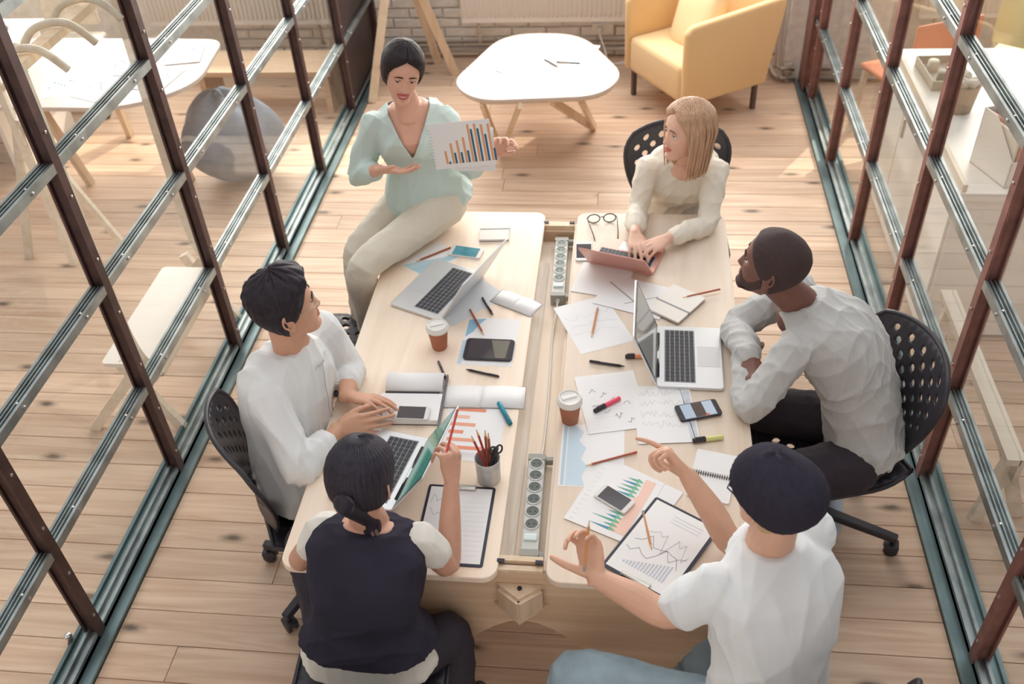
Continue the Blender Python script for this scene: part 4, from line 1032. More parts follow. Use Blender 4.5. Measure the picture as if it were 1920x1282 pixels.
# office chair base seen under the far table
oc = thing('swivel_chair', 'pale swivel chair with dark casters pushed under the rounded white table', 'chair', (-3.86, 5.95, 0))
bm = bmesh.new(); box(bm, (0, 0, 0.46), (0.44, 0.42, 0.05), bev=0.02); new_obj('seat', bm, M_ply, oc, True)
bm = bmesh.new(); box(bm, (0, 0.2, 0.72), (0.40, 0.03, 0.36), bev=0.012); new_obj('backrest', bm, M_ply, oc, True)
bm = bmesh.new(); tube(bm, [(0, 0, 0.09), (0, 0, 0.44)], 0.022, 12); new_obj('gas_post', bm, M_blackm, oc, True)
for k in range(5):
    a = 2*PI*k/5-0.6; e = (0.27*math.cos(a), 0.27*math.sin(a))
    bm = bmesh.new(); bar(bm, (0, 0, 0.10), (e[0], e[1], 0.08), 0.04, 0.025); l = new_obj('base_leg', bm, M_ply, oc)
    bm = bmesh.new(); lathe(bm, [(0.02, -0.02), (0.03, -0.016), (0.03, 0.016), (0.02, 0.02)], 14); bmesh.ops.rotate(bm, verts=bm.verts, cent=(0, 0, 0), matrix=Matrix.Rotation(PI/2, 3, 'X')); new_obj('caster', bm, M_penb, l, True, loc=(e[0], e[1], 0.03))

# ================================================================== right of the glass
cb = thing('sideboard', 'long white sideboard behind the right partition', 'sideboard', (1.72, 4.32, 0))
bm = bmesh.new(); box(bm, (0, 0, 0.39), (0.60, 1.42, 0.74)); new_obj('body', bm, M_white, cb)
bm = bmesh.new(); box(bm, (0.01, 0, 0.78), (0.66, 1.46, 0.04), bev=0.003); new_obj('top', bm, M_white, cb)
for k in range(3):
    bm = bmesh.new(); box(bm, (-0.306, (k-1)*0.465, 0.40), (0.014, 0.45, 0.70)); d_ = new_obj('door', bm, M_white, cb)
    bm = bmesh.new(); box(bm, (-0.318, (k-1)*0.465+0.18, 0.62), (0.012, 0.012, 0.10)); new_obj('handle', bm, M_ply, d_)
bm = bmesh.new(); box(bm, (-0.29, 0.0, 0.818), (0.02, 1.44, 0.035)); new_obj('edge_strip', bm, M_ply, cb)
bk_ = thing('wicker_basket', 'taupe round pot filled with crumpled paper on the white sideboard', 'pot', (1.585,4.351,0.800))
bm = bmesh.new(); lathe(bm, [(0.055, 0), (0.06, 0.004), (0.075, 0.13), (0.079, 0.135), (0.070, 0.135), (0.055, 0.02)], 28); new_obj('pot', bm, mat('pot_taupe', rgb(186, 164, 146), 0.7), bk_, True)
for k in range(5):
    bm = bmesh.new(); bmesh.ops.create_icosphere(bm, subdivisions=2, radius=0.032)
    rr = random.Random(k)
    for v in bm.verts: v.co *= rr.uniform(0.78, 1.1)
    new_obj('crumpled_paper', bm, mat('crumple', rgb(214, 208, 194), 0.8), bk_, False, loc=(0.04*math.cos(k*1.4), 0.04*math.sin(k*1.4), 0.135+0.012*(k % 2)))
def magfile(p, rz, label, c):
    t = thing('magazine_file', label, 'magazine file', p, rz)
    bm = bmesh.new()
    for s in (-1, 1):
        vs = [(s*0.045, -0.12, 0), (s*0.045, 0.12, 0), (s*0.045, 0.12, 0.26), (s*0.045, 0.04, 0.26), (s*0.045, -0.12, 0.12)]
        lo = [bm.verts.new(v) for v in vs]; hi = [bm.verts.new((v[0]-s*0.004, v[1], v[2])) for v in vs]
        bm.faces.new(lo); bm.faces.new(hi[::-1])
        for k in range(5): bm.faces.new([lo[(k+1) % 5], lo[k], hi[k], hi[(k+1) % 5]])
    box(bm, (0, 0.118, 0.13), (0.09, 0.004, 0.26)); box(bm, (0, -0.118, 0.06), (0.09, 0.004, 0.12)); box(bm, (0, 0, 0.002), (0.09, 0.24, 0.004))
    bmesh.ops.recalc_face_normals(bm, faces=bm.faces); new_obj('case', bm, M_white, t)
    for k in range(4):
        bm = bmesh.new(); box(bm, (-0.03+k*0.02, 0.0, 0.12+0.01*k), (0.012, 0.21, 0.22)); new_obj('folder', bm, c[k % len(c)], t)
fc = [mat('folder_cream', rgb(232, 224, 208), 0.7), mat('folder_coral', rgb(226, 150, 124), 0.7), mat('folder_grey', rgb(170, 168, 158), 0.7)]
magfile((1.60, 3.76, .8005), 0.35, 'white magazine file with coral and grey folders at the near end of the sideboard', fc)
tr = thing('paper_tray', 'grey paper tray holding small jars on the white sideboard', 'tray', (1.60, 4.70, .8005), 0.05)
bm = bmesh.new(); box(bm, (0, 0, .005), (.20, .30, .01)); 
for s in (-1, 1): box(bm, (s*.098, 0, .025), (.006, .30, .05)); box(bm, (0, s*.148, .025), (.20, .006, .05))
new_obj('tray', bm, mat('tray_grey', rgb(190, 182, 168), 0.6), tr)
for k, (x, y) in enumerate(((-.04, .06), (.04, .02), (-.03, -.07), (.05, -.09))):
    bm = bmesh.new(); lathe(bm, [(.026, .01), (.028, .012), (.028, .06), (.024, .066)], 18); new_obj('jar', bm, fc[k % 3], tr, True, loc=(x, y, 0))
def plain_chair(name, label, loc, rz, m):
    t = thing(name, label, 'chair', loc, rz)
    bm = bmesh.new(); box(bm, (0, 0, .45), (.44, .42, .03), bev=.012); new_obj('seat', bm, m, t, True)
    bm = bmesh.new(); box(bm, (0, -.21, .70), (.42, .025, .28), bev=.012); new_obj('backrest', bm, m, t, True)
    for x in (-.19, .19):
        for y in (-.18, .18):
            bm = bmesh.new(); bar(bm, (x*1.1, y*1.15, 0), (x, y, .44), .03, .03); new_obj('leg', bm, M_ply, t)
plain_chair('dining_chair', 'orange chair at the far end of the white sideboard', (1.70, 5.52, 0), 0.4, mat('chair_orange', rgb(226, 146, 112), 0.5))
plain_chair('dining_chair', 'pale green chair beyond the right glass near the radiator', (2.45, 5.75, 0), -0.6, mat('chair_green', rgb(226, 224, 170), 0.5))
wb = thing('low_bench', 'long pale low bench standing along the outside of the right partition', 'bench', (1.42, 2.95, 0))
bm = bmesh.new(); box(bm, (0.0, 0, 0.385), (0.05, 1.0, 0.03)); box(bm, (0.03, 0, 0.34), (0.02, 1.0, 0.12)); new_obj('seat', bm, M_ply, wb)
for y in (-.44, .44):
    bm = bmesh.new(); bar(bm, (-.02, y, 0), (.02, y, .38), .03, .05, (1, 0, 0)); new_obj('leg', bm, M_ply, wb)
    bm = bmesh.new(); bar(bm, (.14, y+.03, 0), (.0, y+.03, .38), .03, .05, (1, 0, 0)); new_obj('leg', bm, M_ply, wb)

# ================================================================== people
def V3(p): return Vector((p[0], p[1], p[2]))
def evaluated(o):
    """bake the modifiers of a mesh object"""
    dg = bpy.context.evaluated_depsgraph_get(); dg.update()
    me = bpy.data.meshes.new_from_object(o.evaluated_get(dg)); old = o.data
    o.modifiers.clear(); o.data = me; bpy.data.meshes.remove(old)
    return o
def skin_up(bm, name, m, parent=None, voxel=0.005, smooth=4, dec=0.5, wrinkle=None, fac=0.5):
    """weld overlapping closed solids into one continuous smooth surface"""
    o = new_obj(name, bm, None)
    r = o.modifiers.new('r', 'REMESH'); r.mode = 'VOXEL'; r.voxel_size = voxel
    s = o.modifiers.new('s', 'SMOOTH'); s.factor = fac; s.iterations = smooth
    if wrinkle is None and dec < 1: d = o.modifiers.new('d', 'DECIMATE'); d.ratio = dec
    evaluated(o)
    me = o.data
    if wrinkle:
        n = len(me.vertices); co = np.empty(n*3); me.vertices.foreach_get('co', co); co = co.reshape(-1, 3)
        no = np.empty(n*3); me.vertices.foreach_get('normal', no); no = no.reshape(-1, 3)
        co = co + no*wrinkle(co)[:, None]
        me.vertices.foreach_set('co', co.ravel()); me.update()
        if dec < 1:
            d = o.modifiers.new('d', 'DECIMATE'); d.ratio = dec; evaluated(o); me = o.data
    me.polygons.foreach_set('use_smooth', [True]*len(me.polygons))
    for mm in (m if isinstance(m, (list, tuple)) else [m]): me.materials.append(mm)
    if parent is not None: o.parent = parent
    return o
def folds(amp, freq, seed, axis=(0, 0, 1), stretch=0.35):
    """soft cloth folds: ridged warped waves, elongated along one axis"""
    r = np.random.RandomState(seed); ax = np.array(axis, float); ax /= np.linalg.norm(ax)
    K = []
    for _ in range(5):
        k = r.normal(size=3); k -= ax*np.dot(k, ax)*(1-stretch); k /= np.linalg.norm(k); K.append((k*freq*r.uniform(0.6, 1.5), r.uniform(0, 6.28), r.normal(size=3)*freq*0.3, r.uniform(0, 6.28)))
    def f(p):
        s = 0
        for k, ph, k2, p2 in K:
            s = s + (1-np.abs(np.sin(p@k+ph+1.6*np.sin(p@k2+p2))))**2
        return amp*(s/5-0.35)*2
    return f
def ring_solid(bm, rings):
    """closed solid from a list of vertex-position rings"""
    R = [[bm.verts.new(p) for p in r] for r in rings]; n = len(R[0])
    for i in range(len(R)-1):
        for k in range(n): bm.faces.new([R[i][k], R[i][(k+1) % n], R[i+1][(k+1) % n], R[i+1][k]])
    bm.faces.new(R[0][::-1]); bm.faces.new(R[-1])
def limb(bm, pts, rad, n=14, sub=4, round_ends=True):
    """tapered limb: smooth through joints, rounded ends"""
    P = [np.array([*p, r]) for p, r in zip(pts, rad)]
    C = catmull(P, sub)
    pts = [Vector(c[:3]) for c in C]; rad = [float(c[3]) for c in C]
    if round_ends:
        d0 = (pts[0]-pts[1]).normalized(); d1 = (pts[-1]-pts[-2]).normalized(); r0, r1 = rad[0], rad[-1]
        pre = [(pts[0]+d0*r0*math.sin(a), r0*math.cos(a)) for a in (1.35, 1.0, 0.55)]; post = [(pts[-1]+d1*r1*math.sin(a), r1*math.cos(a)) for a in (0.55, 1.0, 1.35)]
        pts = [p for p, _ in pre]+pts+[p for p, _ in post]; rad = [r for _, r in pre]+rad+[r for _, r in post]
    tube(bm, pts, [max(r, .0008) for r in rad], n)
def torso(bm, hip, neck, lh, ls, prof, bend=0.03, g=0.0, t0=-0.12, t1=1.0, n=28, sag=0.0):
    """prof: list of (t, half width, half depth, forward shift); t 0 at hip, 1 at neck base"""
    hip = V3(hip); neck = V3(neck); ax = neck-hip; ln = ax.length; axn = ax.normalized()
    ts = np.linspace(t0, t1, 26); P = np.array(prof)
    rings = []
    for t in ts:
        w = np.interp(t, P[:, 0], P[:, 1])+g; d = np.interp(t, P[:, 0], P[:, 2])+g; sh = np.interp(t, P[:, 0], P[:, 3])
        tt = min(1, max(0, t)); l = (Vector((*lh, 0))*(1-tt)+Vector((*ls, 0))*tt); l = (l-axn*l.dot(axn)).normalized()
        f = l.cross(axn).normalized()                                    # forward
        c = hip+ax*t+f*(sh-bend*math.sin(PI*tt))
        e = 2.4
        ring = []
        for k in range(n):
            a = 2*PI*k/n; ca, sa = math.cos(a), math.sin(a)
            ring.append(c+l*(w*abs(ca)**(2/e)*(1 if ca >= 0 else -1))+f*(d*abs(sa)**(2/e)*(1 if sa >= 0 else -1)))
        rings.append(ring)
    ring_solid(bm, rings)
MALE = [(-.2, .155, .11, 0), (0, .168, .118, 0), (.2, .155, .112, .005), (.4, .150, .108, .005), (.65, .168, .118, .0), (.82, .176, .108, -.01), (.92, .150, .085, -.015), (.98, .105, .07, -.015), (1.03, .07, .06, -.01), (1.06, .062, .058, -.01)]
FEM = [(-.2, .150, .11, 0), (0, .165, .118, 0), (.2, .145, .105, 0), (.38, .122, .092, 0), (.62, .140, .112, .02), (.74, .142, .108, .02), (.84, .145, .088, 0), (.92, .125, .072, -.01), (.98, .085, .058, -.012), (1.06, .050, .048, -.008)]
# ---- hands
def hand(bm, W, d, nrm, side, curl=(20, 20, 20, 20), thumb=(0.7, 15), s=1.0, splay=5, fan=None, r_w=0.024):
    """W wrist, d direction along the hand, nrm back-of-hand normal, side +1 thumb towards d x nrm; curl in degrees per finger"""
    W = V3(W); y = Vector(d).normalized(); z = Vector(nrm); z = (z-y*z.dot(y)).normalized(); x = y.cross(z)*side
    Lc = lambda p: W+(x*p[0]+y*p[1]+z*p[2])*s
    prof = [(-.02, .024, .020), (0.0, .0255, .0175), (.02, .031, .0165), (.05, .039, .0155), (.078, .041, .0135), (.094, .038, .0105)]
    rings = []
    for (yy, w, t) in prof:
        ring = []
        for k in range(16):
            a = 2*PI*k/16; ca, sa = math.cos(a), math.sin(a)
            ring.append(Lc((w*abs(ca)**.8*(1 if ca >= 0 else -1)+.002, yy, t*abs(sa)**.8*(1 if sa >= 0 else -1)-(.004 if yy > .02 else 0))))
        rings.append(ring)
    if side < 0: rings = [r[::-1] for r in rings]
    ring_solid(bm, rings)
    base = [(.031, .088, 0), (.0105, .093, .001), (-.010, .089, 0), (-.029, .078, -.002)]; segs = [(.044, .026, .021), (.048, .030, .022), (.044, .028, .021), (.034, .021, .019)]; rr = [.0088, .0090, .0086, .0076]
    for f in range(4):
        c = curl[f]; cs = c if isinstance(c, (tuple, list)) else (c*0.8, c*1.15, c*0.7)
        a = 0; p = Vector(base[f]); pts = [p-Vector((0, .018, 0)), p.copy()]; rad = [rr[f]*1.05, rr[f]*1.08]
        sp = math.radians((1.5-f)*splay*0.66 if fan is None else fan[f])
        for q in range(3):
            a += math.radians(cs[q]); dr = Vector((math.sin(sp)*math.cos(a), math.cos(sp)*math.cos(a), -math.sin(a)))
            p = p+dr*segs[f][q]; pts.append(p.copy()); rad.append(rr[f]*(1-.09*(q+1)))
        limb(bm, [Lc(q) for q in pts], [r*s for r in rad], 10, 3)
    out, cu = thumb
    p = Vector((.024, .016, -.006)); d0 = Vector((math.sin(out), math.cos(out), -.25)).normalized(); pts = [p, p+d0*.042]; rad = [.0145, .0118]
    inw = math.radians(cu); d1 = (d0*math.cos(inw)+Vector((-math.cos(out), math.sin(out), -.35)).normalized()*math.sin(inw)).normalized(); pts.append(pts[-1]+d1*.034); rad.append(.0105)
    d2 = (d1*math.cos(inw)+Vector((-math.cos(out), math.sin(out), -.2)).normalized()*math.sin(inw)).normalized(); pts.append(pts[-1]+d2*.026); rad.append(.0086)
    limb(bm, [Lc(q) for q in pts], [r*s for r in rad], 10, 3)
# ---- heads (local: +y face, +z up, origin at eye level in the middle of the skull)
HZ = [-.124, -.120, -.112, -.10, -.085, -.065, -.045, -.02, 0, .02, .045, .07, .09, .104, .112, .116]
HW = [.006, .022, .036, .047, .056, .0625, .067, .0715, .0745, .0755, .0735, .066, .052, .035, .019, .004]
HF = [.074, .083, .089, .0905, .0895, .0895, .0895, .0895, .0895, .0925, .0905, .081, .062, .040, .021, .004]
HB = [-.055, -.035, -.018, -.002, .022, .046, .066, .085, .094, .099, .099, .089, .070, .047, .026, .006]
def gs(x, c, w): return math.exp(-((x-c)/w)**2)
def head_pt(th, z, off=0.0, fem=False, face=True):
    w = float(np.interp(z, HZ, HW)); f = float(np.interp(z, HZ, HF)); b = float(np.interp(z, HZ, HB))
    if fem and z < -.03: w *= 1-.10*min(1, (-.03-z)/.06)
    s, c = math.sin(th), math.cos(th)
    e = 2.35 if c > 0 else 2.05
    x = w*abs(s)**(2/e)*(1 if s >= 0 else -1); yc = (f-b)/2 if False else 0.0
    if b < 0:      # jaw rows: the section lies wholly in front
        m = (f+(-b))/2; h = (f-(-b))/2; y = m+h*abs(c)**(2/e)*(1 if c >= 0 else -1)
    else: y = (f if c >= 0 else b)*abs(c)**(2/e)*(1 if c >= 0 else -1)
    if face and c > 0.0:
        ax = abs(x); d = 0
        if -.052 < z < .022:                                   # nose
            if z > -.038: h = .003+.021*((.022-z)/.060)**1.25
            else: h = .024*max(0, 1-((-.038-z)/.014)**1.6)
            wd = .0075+.006*min(1, max(0, (.012-z)/.045)); d += h*math.exp(-(ax/wd)**2)
            d += .006*gs(z, -.040, .007)*gs(ax, .0115, .006)
        d += -.0115*gs(ax, .031, .015)*gs(z, .001, .0105)        # eye sockets
        d += .0045*gs(z, .0195, .008)*gs(ax, .028, .022)         # brow
        d += .004*gs(ax, .046, .016)*gs(z, -.028, .016)          # cheekbone
        d += .0055*gs(z, -.0635, .0055)*gs(ax, 0, .019)+.0060*gs(z, -.0755, .0055)*gs(ax, 0, .016)-.0035*gs(z, -.0690, .0028)*gs(ax, 0, .023)
        d += -.0045*gs(z, -.087, .006)*gs(ax, 0, .022)+.0065*gs(z, -.104, .010)*gs(ax, 0, .018)
        y += d
    n = Vector((x/.075**2, y/.095**2, z/.115**2*(1 if z > .0 else .35)))
    n = n.normalized() if n.length > 0 else Vector((0, 0, 1))
    return Vector((x, y, z))+n*off
def head_matrix(c, fwd, roll=0.0, s=1.0, up=(0, 0, 1)):
    y = Vector(fwd).normalized(); z = Vector(up); z = (z-y*z.dot(y)).normalized(); x = y.cross(z)
    M = Matrix(((x.x, y.x, z.x), (x.y, y.y, z.y), (x.z, y.z, z.z))) @ Matrix.Rotation(roll, 3, 'Y')
    M = (M*s).to_4x4(); M.translation = V3(c); return M
def head_solid(bm, M, fem=False, ears=True):
    zs = sorted(set([-.124, -.122, -.118]+list(np.linspace(-.112, .108, 84))+[.112, .1145, .116])); n = 96
    ring_solid(bm, [[M @ head_pt(2*PI*k/n, z, 0, fem) for k in range(n)][::-1] for z in zs])
    if ears:
        for s in (-1, 1):
            def E(u, v, w=0): return M @ Vector((s*(.0715+.013*max(0, -u+.3)*.8+w), -.010+u*.017-v*.006, -.012+v*.031))
            pts = [E(math.cos(a)*(1.0 if math.sin(a) > -.3 else .7)*.95, math.sin(a), .0065) for a in [PI*2*k/14 for k in range(15)]]
            limb(bm, pts[:-1]+[pts[0]], [.0042]*15, 8, 2, False)
            limb(bm, [E(-.1, .65, .0), E(.0, 0, -.001), E(.25, -.75, .0)], [.009, .011, .007], 10, 3)
def grid_obj(name, rows, m, parent, closed=False, thick=0.003, smooth=True):
    vs = []; fs = []; n = len(rows[0])
    for r in rows: vs += r
    for i in range(len(rows)-1):
        for k in range(n if closed else n-1): fs.append((i*n+k, i*n+(k+1) % n, (i+1)*n+(k+1) % n, (i+1)*n+k))
    o = from_data(name, vs, fs, m, parent, smooth)
    if thick:
        s = o.modifiers.new('t', 'SOLIDIFY'); s.thickness = thick; s.offset = -1
    return o
def hair_cap(name, M, m, parent, line, off, nape=-.095, fem=False, ncol=120, nrow=54, thick=0.004):
    """line(z) -> hairline angle from the front in radians; off(theta,z) thickness"""
    rows = []
    zs = [nape+(.1155-nape)*(1-(1-i/(nrow-1))**1.5) for i in range(nrow)]
    for z in zs:
        t0 = line(z); row = []
        for k in range(ncol+1):
            th = t0+(2*PI-2*t0)*k/ncol
            dist = min(th-t0, 2*PI-t0-th) if t0 > 0.02 else 9
            e = 1-math.exp(-dist/0.16)
            if z < nape+.02: e *= 0.4+0.6*(z-nape)/.02
            row.append(M @ head_pt(th, z, 0.0015+off(th if th < PI else th-2*PI, z)*e, fem, False))
        rows.append(row)
    rows.append([M @ Vector((0, 0, .1165+off(0, .116)))]*(ncol+1))
    return grid_obj(name, rows, m, parent, False, thick)
def smoothstep(a, b, x):
    t = min(1, max(0, (x-a)/(b-a))); return t*t*(3-2*t)
def face_parts(body, M, iris, brow, lipc, look=(0, 0), lid=0.45, smile=0.0, teeth=False, skin=None, bw=.0026):
    Me = mat('eye_white', rgb(236, 230, 224), 0.2)
    for s in (-1, 1):
        c = Vector((s*.031, .0755, .0005)); bm = bmesh.new(); bmesh.ops.create_uvsphere(bm, u_segments=20, v_segments=14, radius=.0118)
        ld = Vector((look[0], 1, look[1])).normalized()
        for f in bm.faces:
            q = f.calc_center_median().normalized().dot(ld); f.material_index = 1 if q > .86 else 0
        for v in bm.verts: v.co = M @ (c+v.co)
        new_obj('eye', bm, [Me, iris], body, True)
        bm = bmesh.new(); n = 12; rows = []
        for i in range(7):                                   # upper eyelid
            el = math.radians(95-(95-(-60+lid*0))*0)*0
            a = 1.5-(1.5-(0.75-lid))*i/6
            rows.append([M @ (c+Vector((.0128*math.sin(b)*math.cos(a*1.0)*1.0, .0128*math.cos(b)*math.cos(a), .0128*math.sin(a)))) for b in np.linspace(-1.35, 1.35, 13)])
        grid_obj('eyelid', rows, skin, body, False, 0.0008)
        bm = bmesh.new(); limb(bm, [V3(p)+(M.to_3x3() @ Vector((0, .0006, 0))) for p in rows[-1][1:-1]], [.0011]*11, 6, 1); new_obj('lashes', bm, brow, body, True)
        bm = bmesh.new(); pts = []
        for k in range(7):
            t = k/6; x = s*(.014+.034*t); z = .0225+.002*math.sin(t*2.6)-.005*t*t
            y = head_pt(math.atan2(abs(x)*1.05, .092)*s, z, .0).y
            pts.append(M @ Vector((x, y+.0016-.0015*t, z)))
        limb(bm, pts, [bw, bw*1.25, bw*1.25, bw*1.15, bw, bw*.75, bw*.4], 8, 2); new_obj('eyebrow', bm, brow, body, True)
    for z0, up, nm in ((-.0640, 1, 'upper_lip'), (-.0745, -1, 'lower_lip')):
        bm = bmesh.new(); pts = []; rad = []
        for k in range(11):
            t = k/10*2-1; x = t*(.0235+.004*smile); z = z0+(-.069-z0)*abs(t)**2.2+smile*.009*t*t-((smile*.0042 if up < 0 else -.0012*smile) if teeth else 0)*(1-abs(t)**2)
            y = float(np.interp(-.069, HZ, HF))*(1-(x/.075)**2*.62)+.0035*(1-abs(t)**2)
            pts.append(M @ Vector((x, y, z))); rad.append(.0042*(1-abs(t)**2.5)+.0011)
        limb(bm, pts, rad, 8, 1); new_obj(nm, bm, lipc, body, True)
    if teeth:
        bm = bmesh.new(); pts = [M @ Vector((t*.0185, float(np.interp(-.069, HZ, HF))*(1-(t*.0185/.075)**2*.62)+.0010, -.0692+smile*.005*t*t)) for t in np.linspace(-1, 1, 9)]
        limb(bm, pts, [.002, .0036, .0044, .0048, .0048, .0048, .0044, .0036, .002], 8, 1); new_obj('teeth', bm, mat('teeth', rgb(246, 240, 232), 0.3), body, True)
def skin_mat(name, c): return mat(name, c, 0.48, sss=0.12, noise=0.04, scale=25)
def shoulders(N, ls, w, drop=.055, fwd=0.0):
    N = V3(N); l = Vector((*ls, 0)).normalized(); f = Vector((l.y, -l.x, 0))
    return {'L': N+l*w+f*fwd-Vector((0, 0, drop)), 'R': N-l*w+f*fwd-Vector((0, 0, drop))}
def arm_pts(S, E, W, upto=1.0):
    return [V3(S), V3(S).lerp(V3(E), .5), V3(E), V3(E).lerp(V3(W), .5), V3(W)]
def make_body(label, J, skin, fem=False, s=1.0):
    """one continuous figure: trunk, neck, head, arms, hands, legs"""
    bm = bmesh.new(); prof = FEM if fem else MALE
    torso(bm, J['hip'], J['neck'], J['lh'], J['ls'], prof, J.get('bend', .03), g=-.008, n=28)
    N = V3(J['neck']); M = J['M']; hd = M @ Vector((0, -.018, -.055))
    rn = .046 if fem else .057
    limb(bm, [N-Vector((0, 0, .05)), N, N.lerp(hd, .5), hd], [rn*1.35, rn*1.12, rn, rn*.98], 18)
    head_solid(bm, M, fem, J.get('ears', True))
    k = .80 if fem else .95
    for sd in 'LR':
        S, E, W = J['arm'][sd]; P = arm_pts(S, E, W)
        limb(bm, P, [.056*k, .050*k, .042*k, .040*k, .027*k], 14)
        if sd in J['hand']: 
            h = dict(J['hand'][sd]); hand(bm, W, h.pop('d'), h.pop('n'), h.pop('side'), s=.92 if fem else 1.0, **h)
        H, K, A = [V3(p) for p in J['leg'][sd]]; T_ = V3(J['toe'][sd])
        limb(bm, [H, H.lerp(K, .5), K, K.lerp(A, .35), A], [.080, .072, .056, .054, .036], 14)
        limb(bm, [A-Vector((0, 0, .02)), A+T_*.08-Vector((0, 0, .045)), A+T_*.17-Vector((0, 0, .06))], [.036, .036, .026], 12)
    o = skin_up(bm, 'person', skin, None, .0037, 3, .36, fac=.45)
    tag(o, label, 'person', 'people around the work table')
    return o
def trousers(body, J, m, g=.012, cut=None, waist=.16, seed=1, fem=False, amp=.006):
    bm = bmesh.new(); prof = FEM if fem else MALE
    torso(bm, J['hip'], J['neck'], J['lh'], J['ls'], prof, J.get('bend', .03), g=g-.012, t0=-.16, t1=waist)
    for sd in 'LR':
        H, K, A = [V3(p) for p in J['leg'][sd]]; e = K.lerp(A, (cut or {}).get(sd, .92))
        limb(bm, [H, H.lerp(K, .5), K, K.lerp(e, .5), e], [(.078 if fem else .088)+g, (.068 if fem else .078)+g, (.054 if fem else .062)+g, .054+g, .046+g], 16)
    return skin_up(bm, 'trousers', m, body, .007, 4, .6, folds(amp, 38, seed, (V3(J['leg']['L'][1])-V3(J['leg']['L'][0]))))
def shoes(body, J, m, which='LR'):
    for sd in which:
        A = V3(J['leg'][sd][2]); T_ = V3(J['toe'][sd]).normalized(); bm = bmesh.new()
        limb(bm, [A-T_*.03-Vector((0, 0, .045)), A+T_*.05-Vector((0, 0, .045)), A+T_*.15-Vector((0, 0, .058)), A+T_*.19-Vector((0, 0, .062))], [.045, .048, .042, .030], 14)
        limb(bm, [A-Vector((0, 0, .05)), A+Vector((0, 0, .02))], [.046, .044], 14)
        skin_up(bm, 'shoe', m, body, .006, 4, .6)
def top(body, J, name, m, sleeve, g=.014, fem=False, t0=.02, t1=1.0, gs_=.016, seed=3, amp=.005, freq=42, collar=None, hem_flare=0.0, voxel=.0055, sl_r=None, extra=None, axis=(0, 0, 1)):
    """sleeve: how far the sleeve runs, 0 shoulder .. 1 elbow .. 2 wrist (None = sleeveless)"""
    bm = bmesh.new(); prof = [list(p) for p in (FEM if fem else MALE)]
    for p in prof:
        if p[0] < .35: p[1] += hem_flare*(.35-p[0]); p[2] += hem_flare*(.35-p[0])*1.1
    torso(bm, J['hip'], J['neck'], J['lh'], J['ls'], prof, J.get('bend', .03), g=g, t0=t0, t1=t1)
    k = .80 if fem else .95
    for sd in 'LR':
        S, E, W = [V3(p) for p in J['arm'][sd]]
        sl = sleeve[sd] if isinstance(sleeve, dict) else sleeve
        if sl is None:
            continue
        gg = gs_
        if sl <= 1: limb(bm, [S, S.lerp(E, sl*.5), S.lerp(E, sl)], [.058*k+gg, .055*k+gg*1.15, .053*k+gg*1.3], 16)
        else:
            e = E.lerp(W, sl-1); limb(bm, [S, S.lerp(E, .5), E, E.lerp(e, .5), e], [.058*k+gg, .052*k+gg, .046*k+gg, .043*k+gg, (.034*k if sl > 1.8 else .042*k)+gg*.9], 16)
            if sl < 1.75:
                dd = (e-E).normalized(); limb(bm, [e-dd*.05, e-dd*.01], [.047*k+gg*1.1, .045*k+gg*1.1], 16)
    if collar:
        N = V3(J['neck']); hd = J['M'] @ Vector((0, -.02, -.06)); d = (hd-N).normalized(); limb(bm, [N-d*.05, N-d*.01, N+d*collar[0]], [collar[1]*1.5, collar[1]*1.2, collar[1]], 18, 3, False)
    if extra: extra(bm)
    return skin_up(bm, name, m, body, voxel, 5, 1.0, folds(amp, freq, seed, axis))
def rad(d): return math.radians(d)
def zline(pts):
    zs = [p[0] for p in pts]; an = [rad(p[1]) for p in pts]
    return lambda z: float(np.interp(z, zs, an))
def hair_mat(name, c, c2): 
    m = mat(name, c, 0.5, noise=0.35, scale=20, stretch=(6, 6, 1), bump=0.25, bscale=90, spec=0.28); return m
HL_short = zline([(-.095, 128), (-.07, 118), (-.045, 104), (-.03, 92), (-.01, 80), (.02, 66), (.045, 52), (.062, 38), (.072, 22), (.080, 6), (.084, 0), (.12, 0)])
HL_long = zline([(-.10, 120), (-.07, 110), (-.05, 92), (-.03, 74), (0, 66), (.03, 58), (.055, 44), (.072, 24), (.084, 6), (.09, 0), (.12, 0)])
M_beltskin = None
def legs(hipL, hipR, kL, kR, aL, aR): return {'L': (hipL, kL, aL), 'R': (hipR, kR, aR)}

# ------------------------------------------------------------------ man in the white shirt (left side)
J = dict(hip=(-1.08, 2.12, .55), neck=(-1.053,2.240,1.020), lh=(.2, .98), ls=(.30, .95), bend=.035)
S = shoulders(J['neck'], J['ls'], .168, .06)
J['arm'] = {'R': (S['R'], (-0.996,1.939,0.765), (-0.905,2.099,0.790)), 'L': (S['L'], (-0.945,2.418,0.775), (-0.911,2.251,0.800))}
J['M'] = head_matrix((-1.044,2.238,1.195), (.82, .52, .10), 0.0, 1.0)
J['hand'] = {'R': dict(d=(.125, .045, -.004), n=(.25, -.75, .6), side=-1, curl=(8, 8, 10, 14), thumb=(.5, 12), fan=(4, 1, -1, -3)),
             'L': dict(d=(.125, -.02, .004), n=(-.1, .45, .9), side=-1, curl=(14, 14, 16, 18), thumb=(.45, 15), fan=(4, 1, -1, -3))}
J['leg'] = legs((-1.03, 2.24, .53), (-1.07, 2.04, .53), (-.66, 2.36, .53), (-.66, 2.02, .53), (-.72, 2.36, .10), (-.70, 2.02, .10)); J['toe'] = {'L': (1, .1, 0), 'R': (1, -.1, 0)}
sk = skin_mat('skin_tan', rgb(214, 164, 136))
P_m2 = make_body('man in a white shirt with folded hands at the left side of the table', J, sk)
trousers(P_m2, J, mat('trousers_beige', rgb(186, 172, 152), 0.85, bump=.1, bscale=300), seed=2)
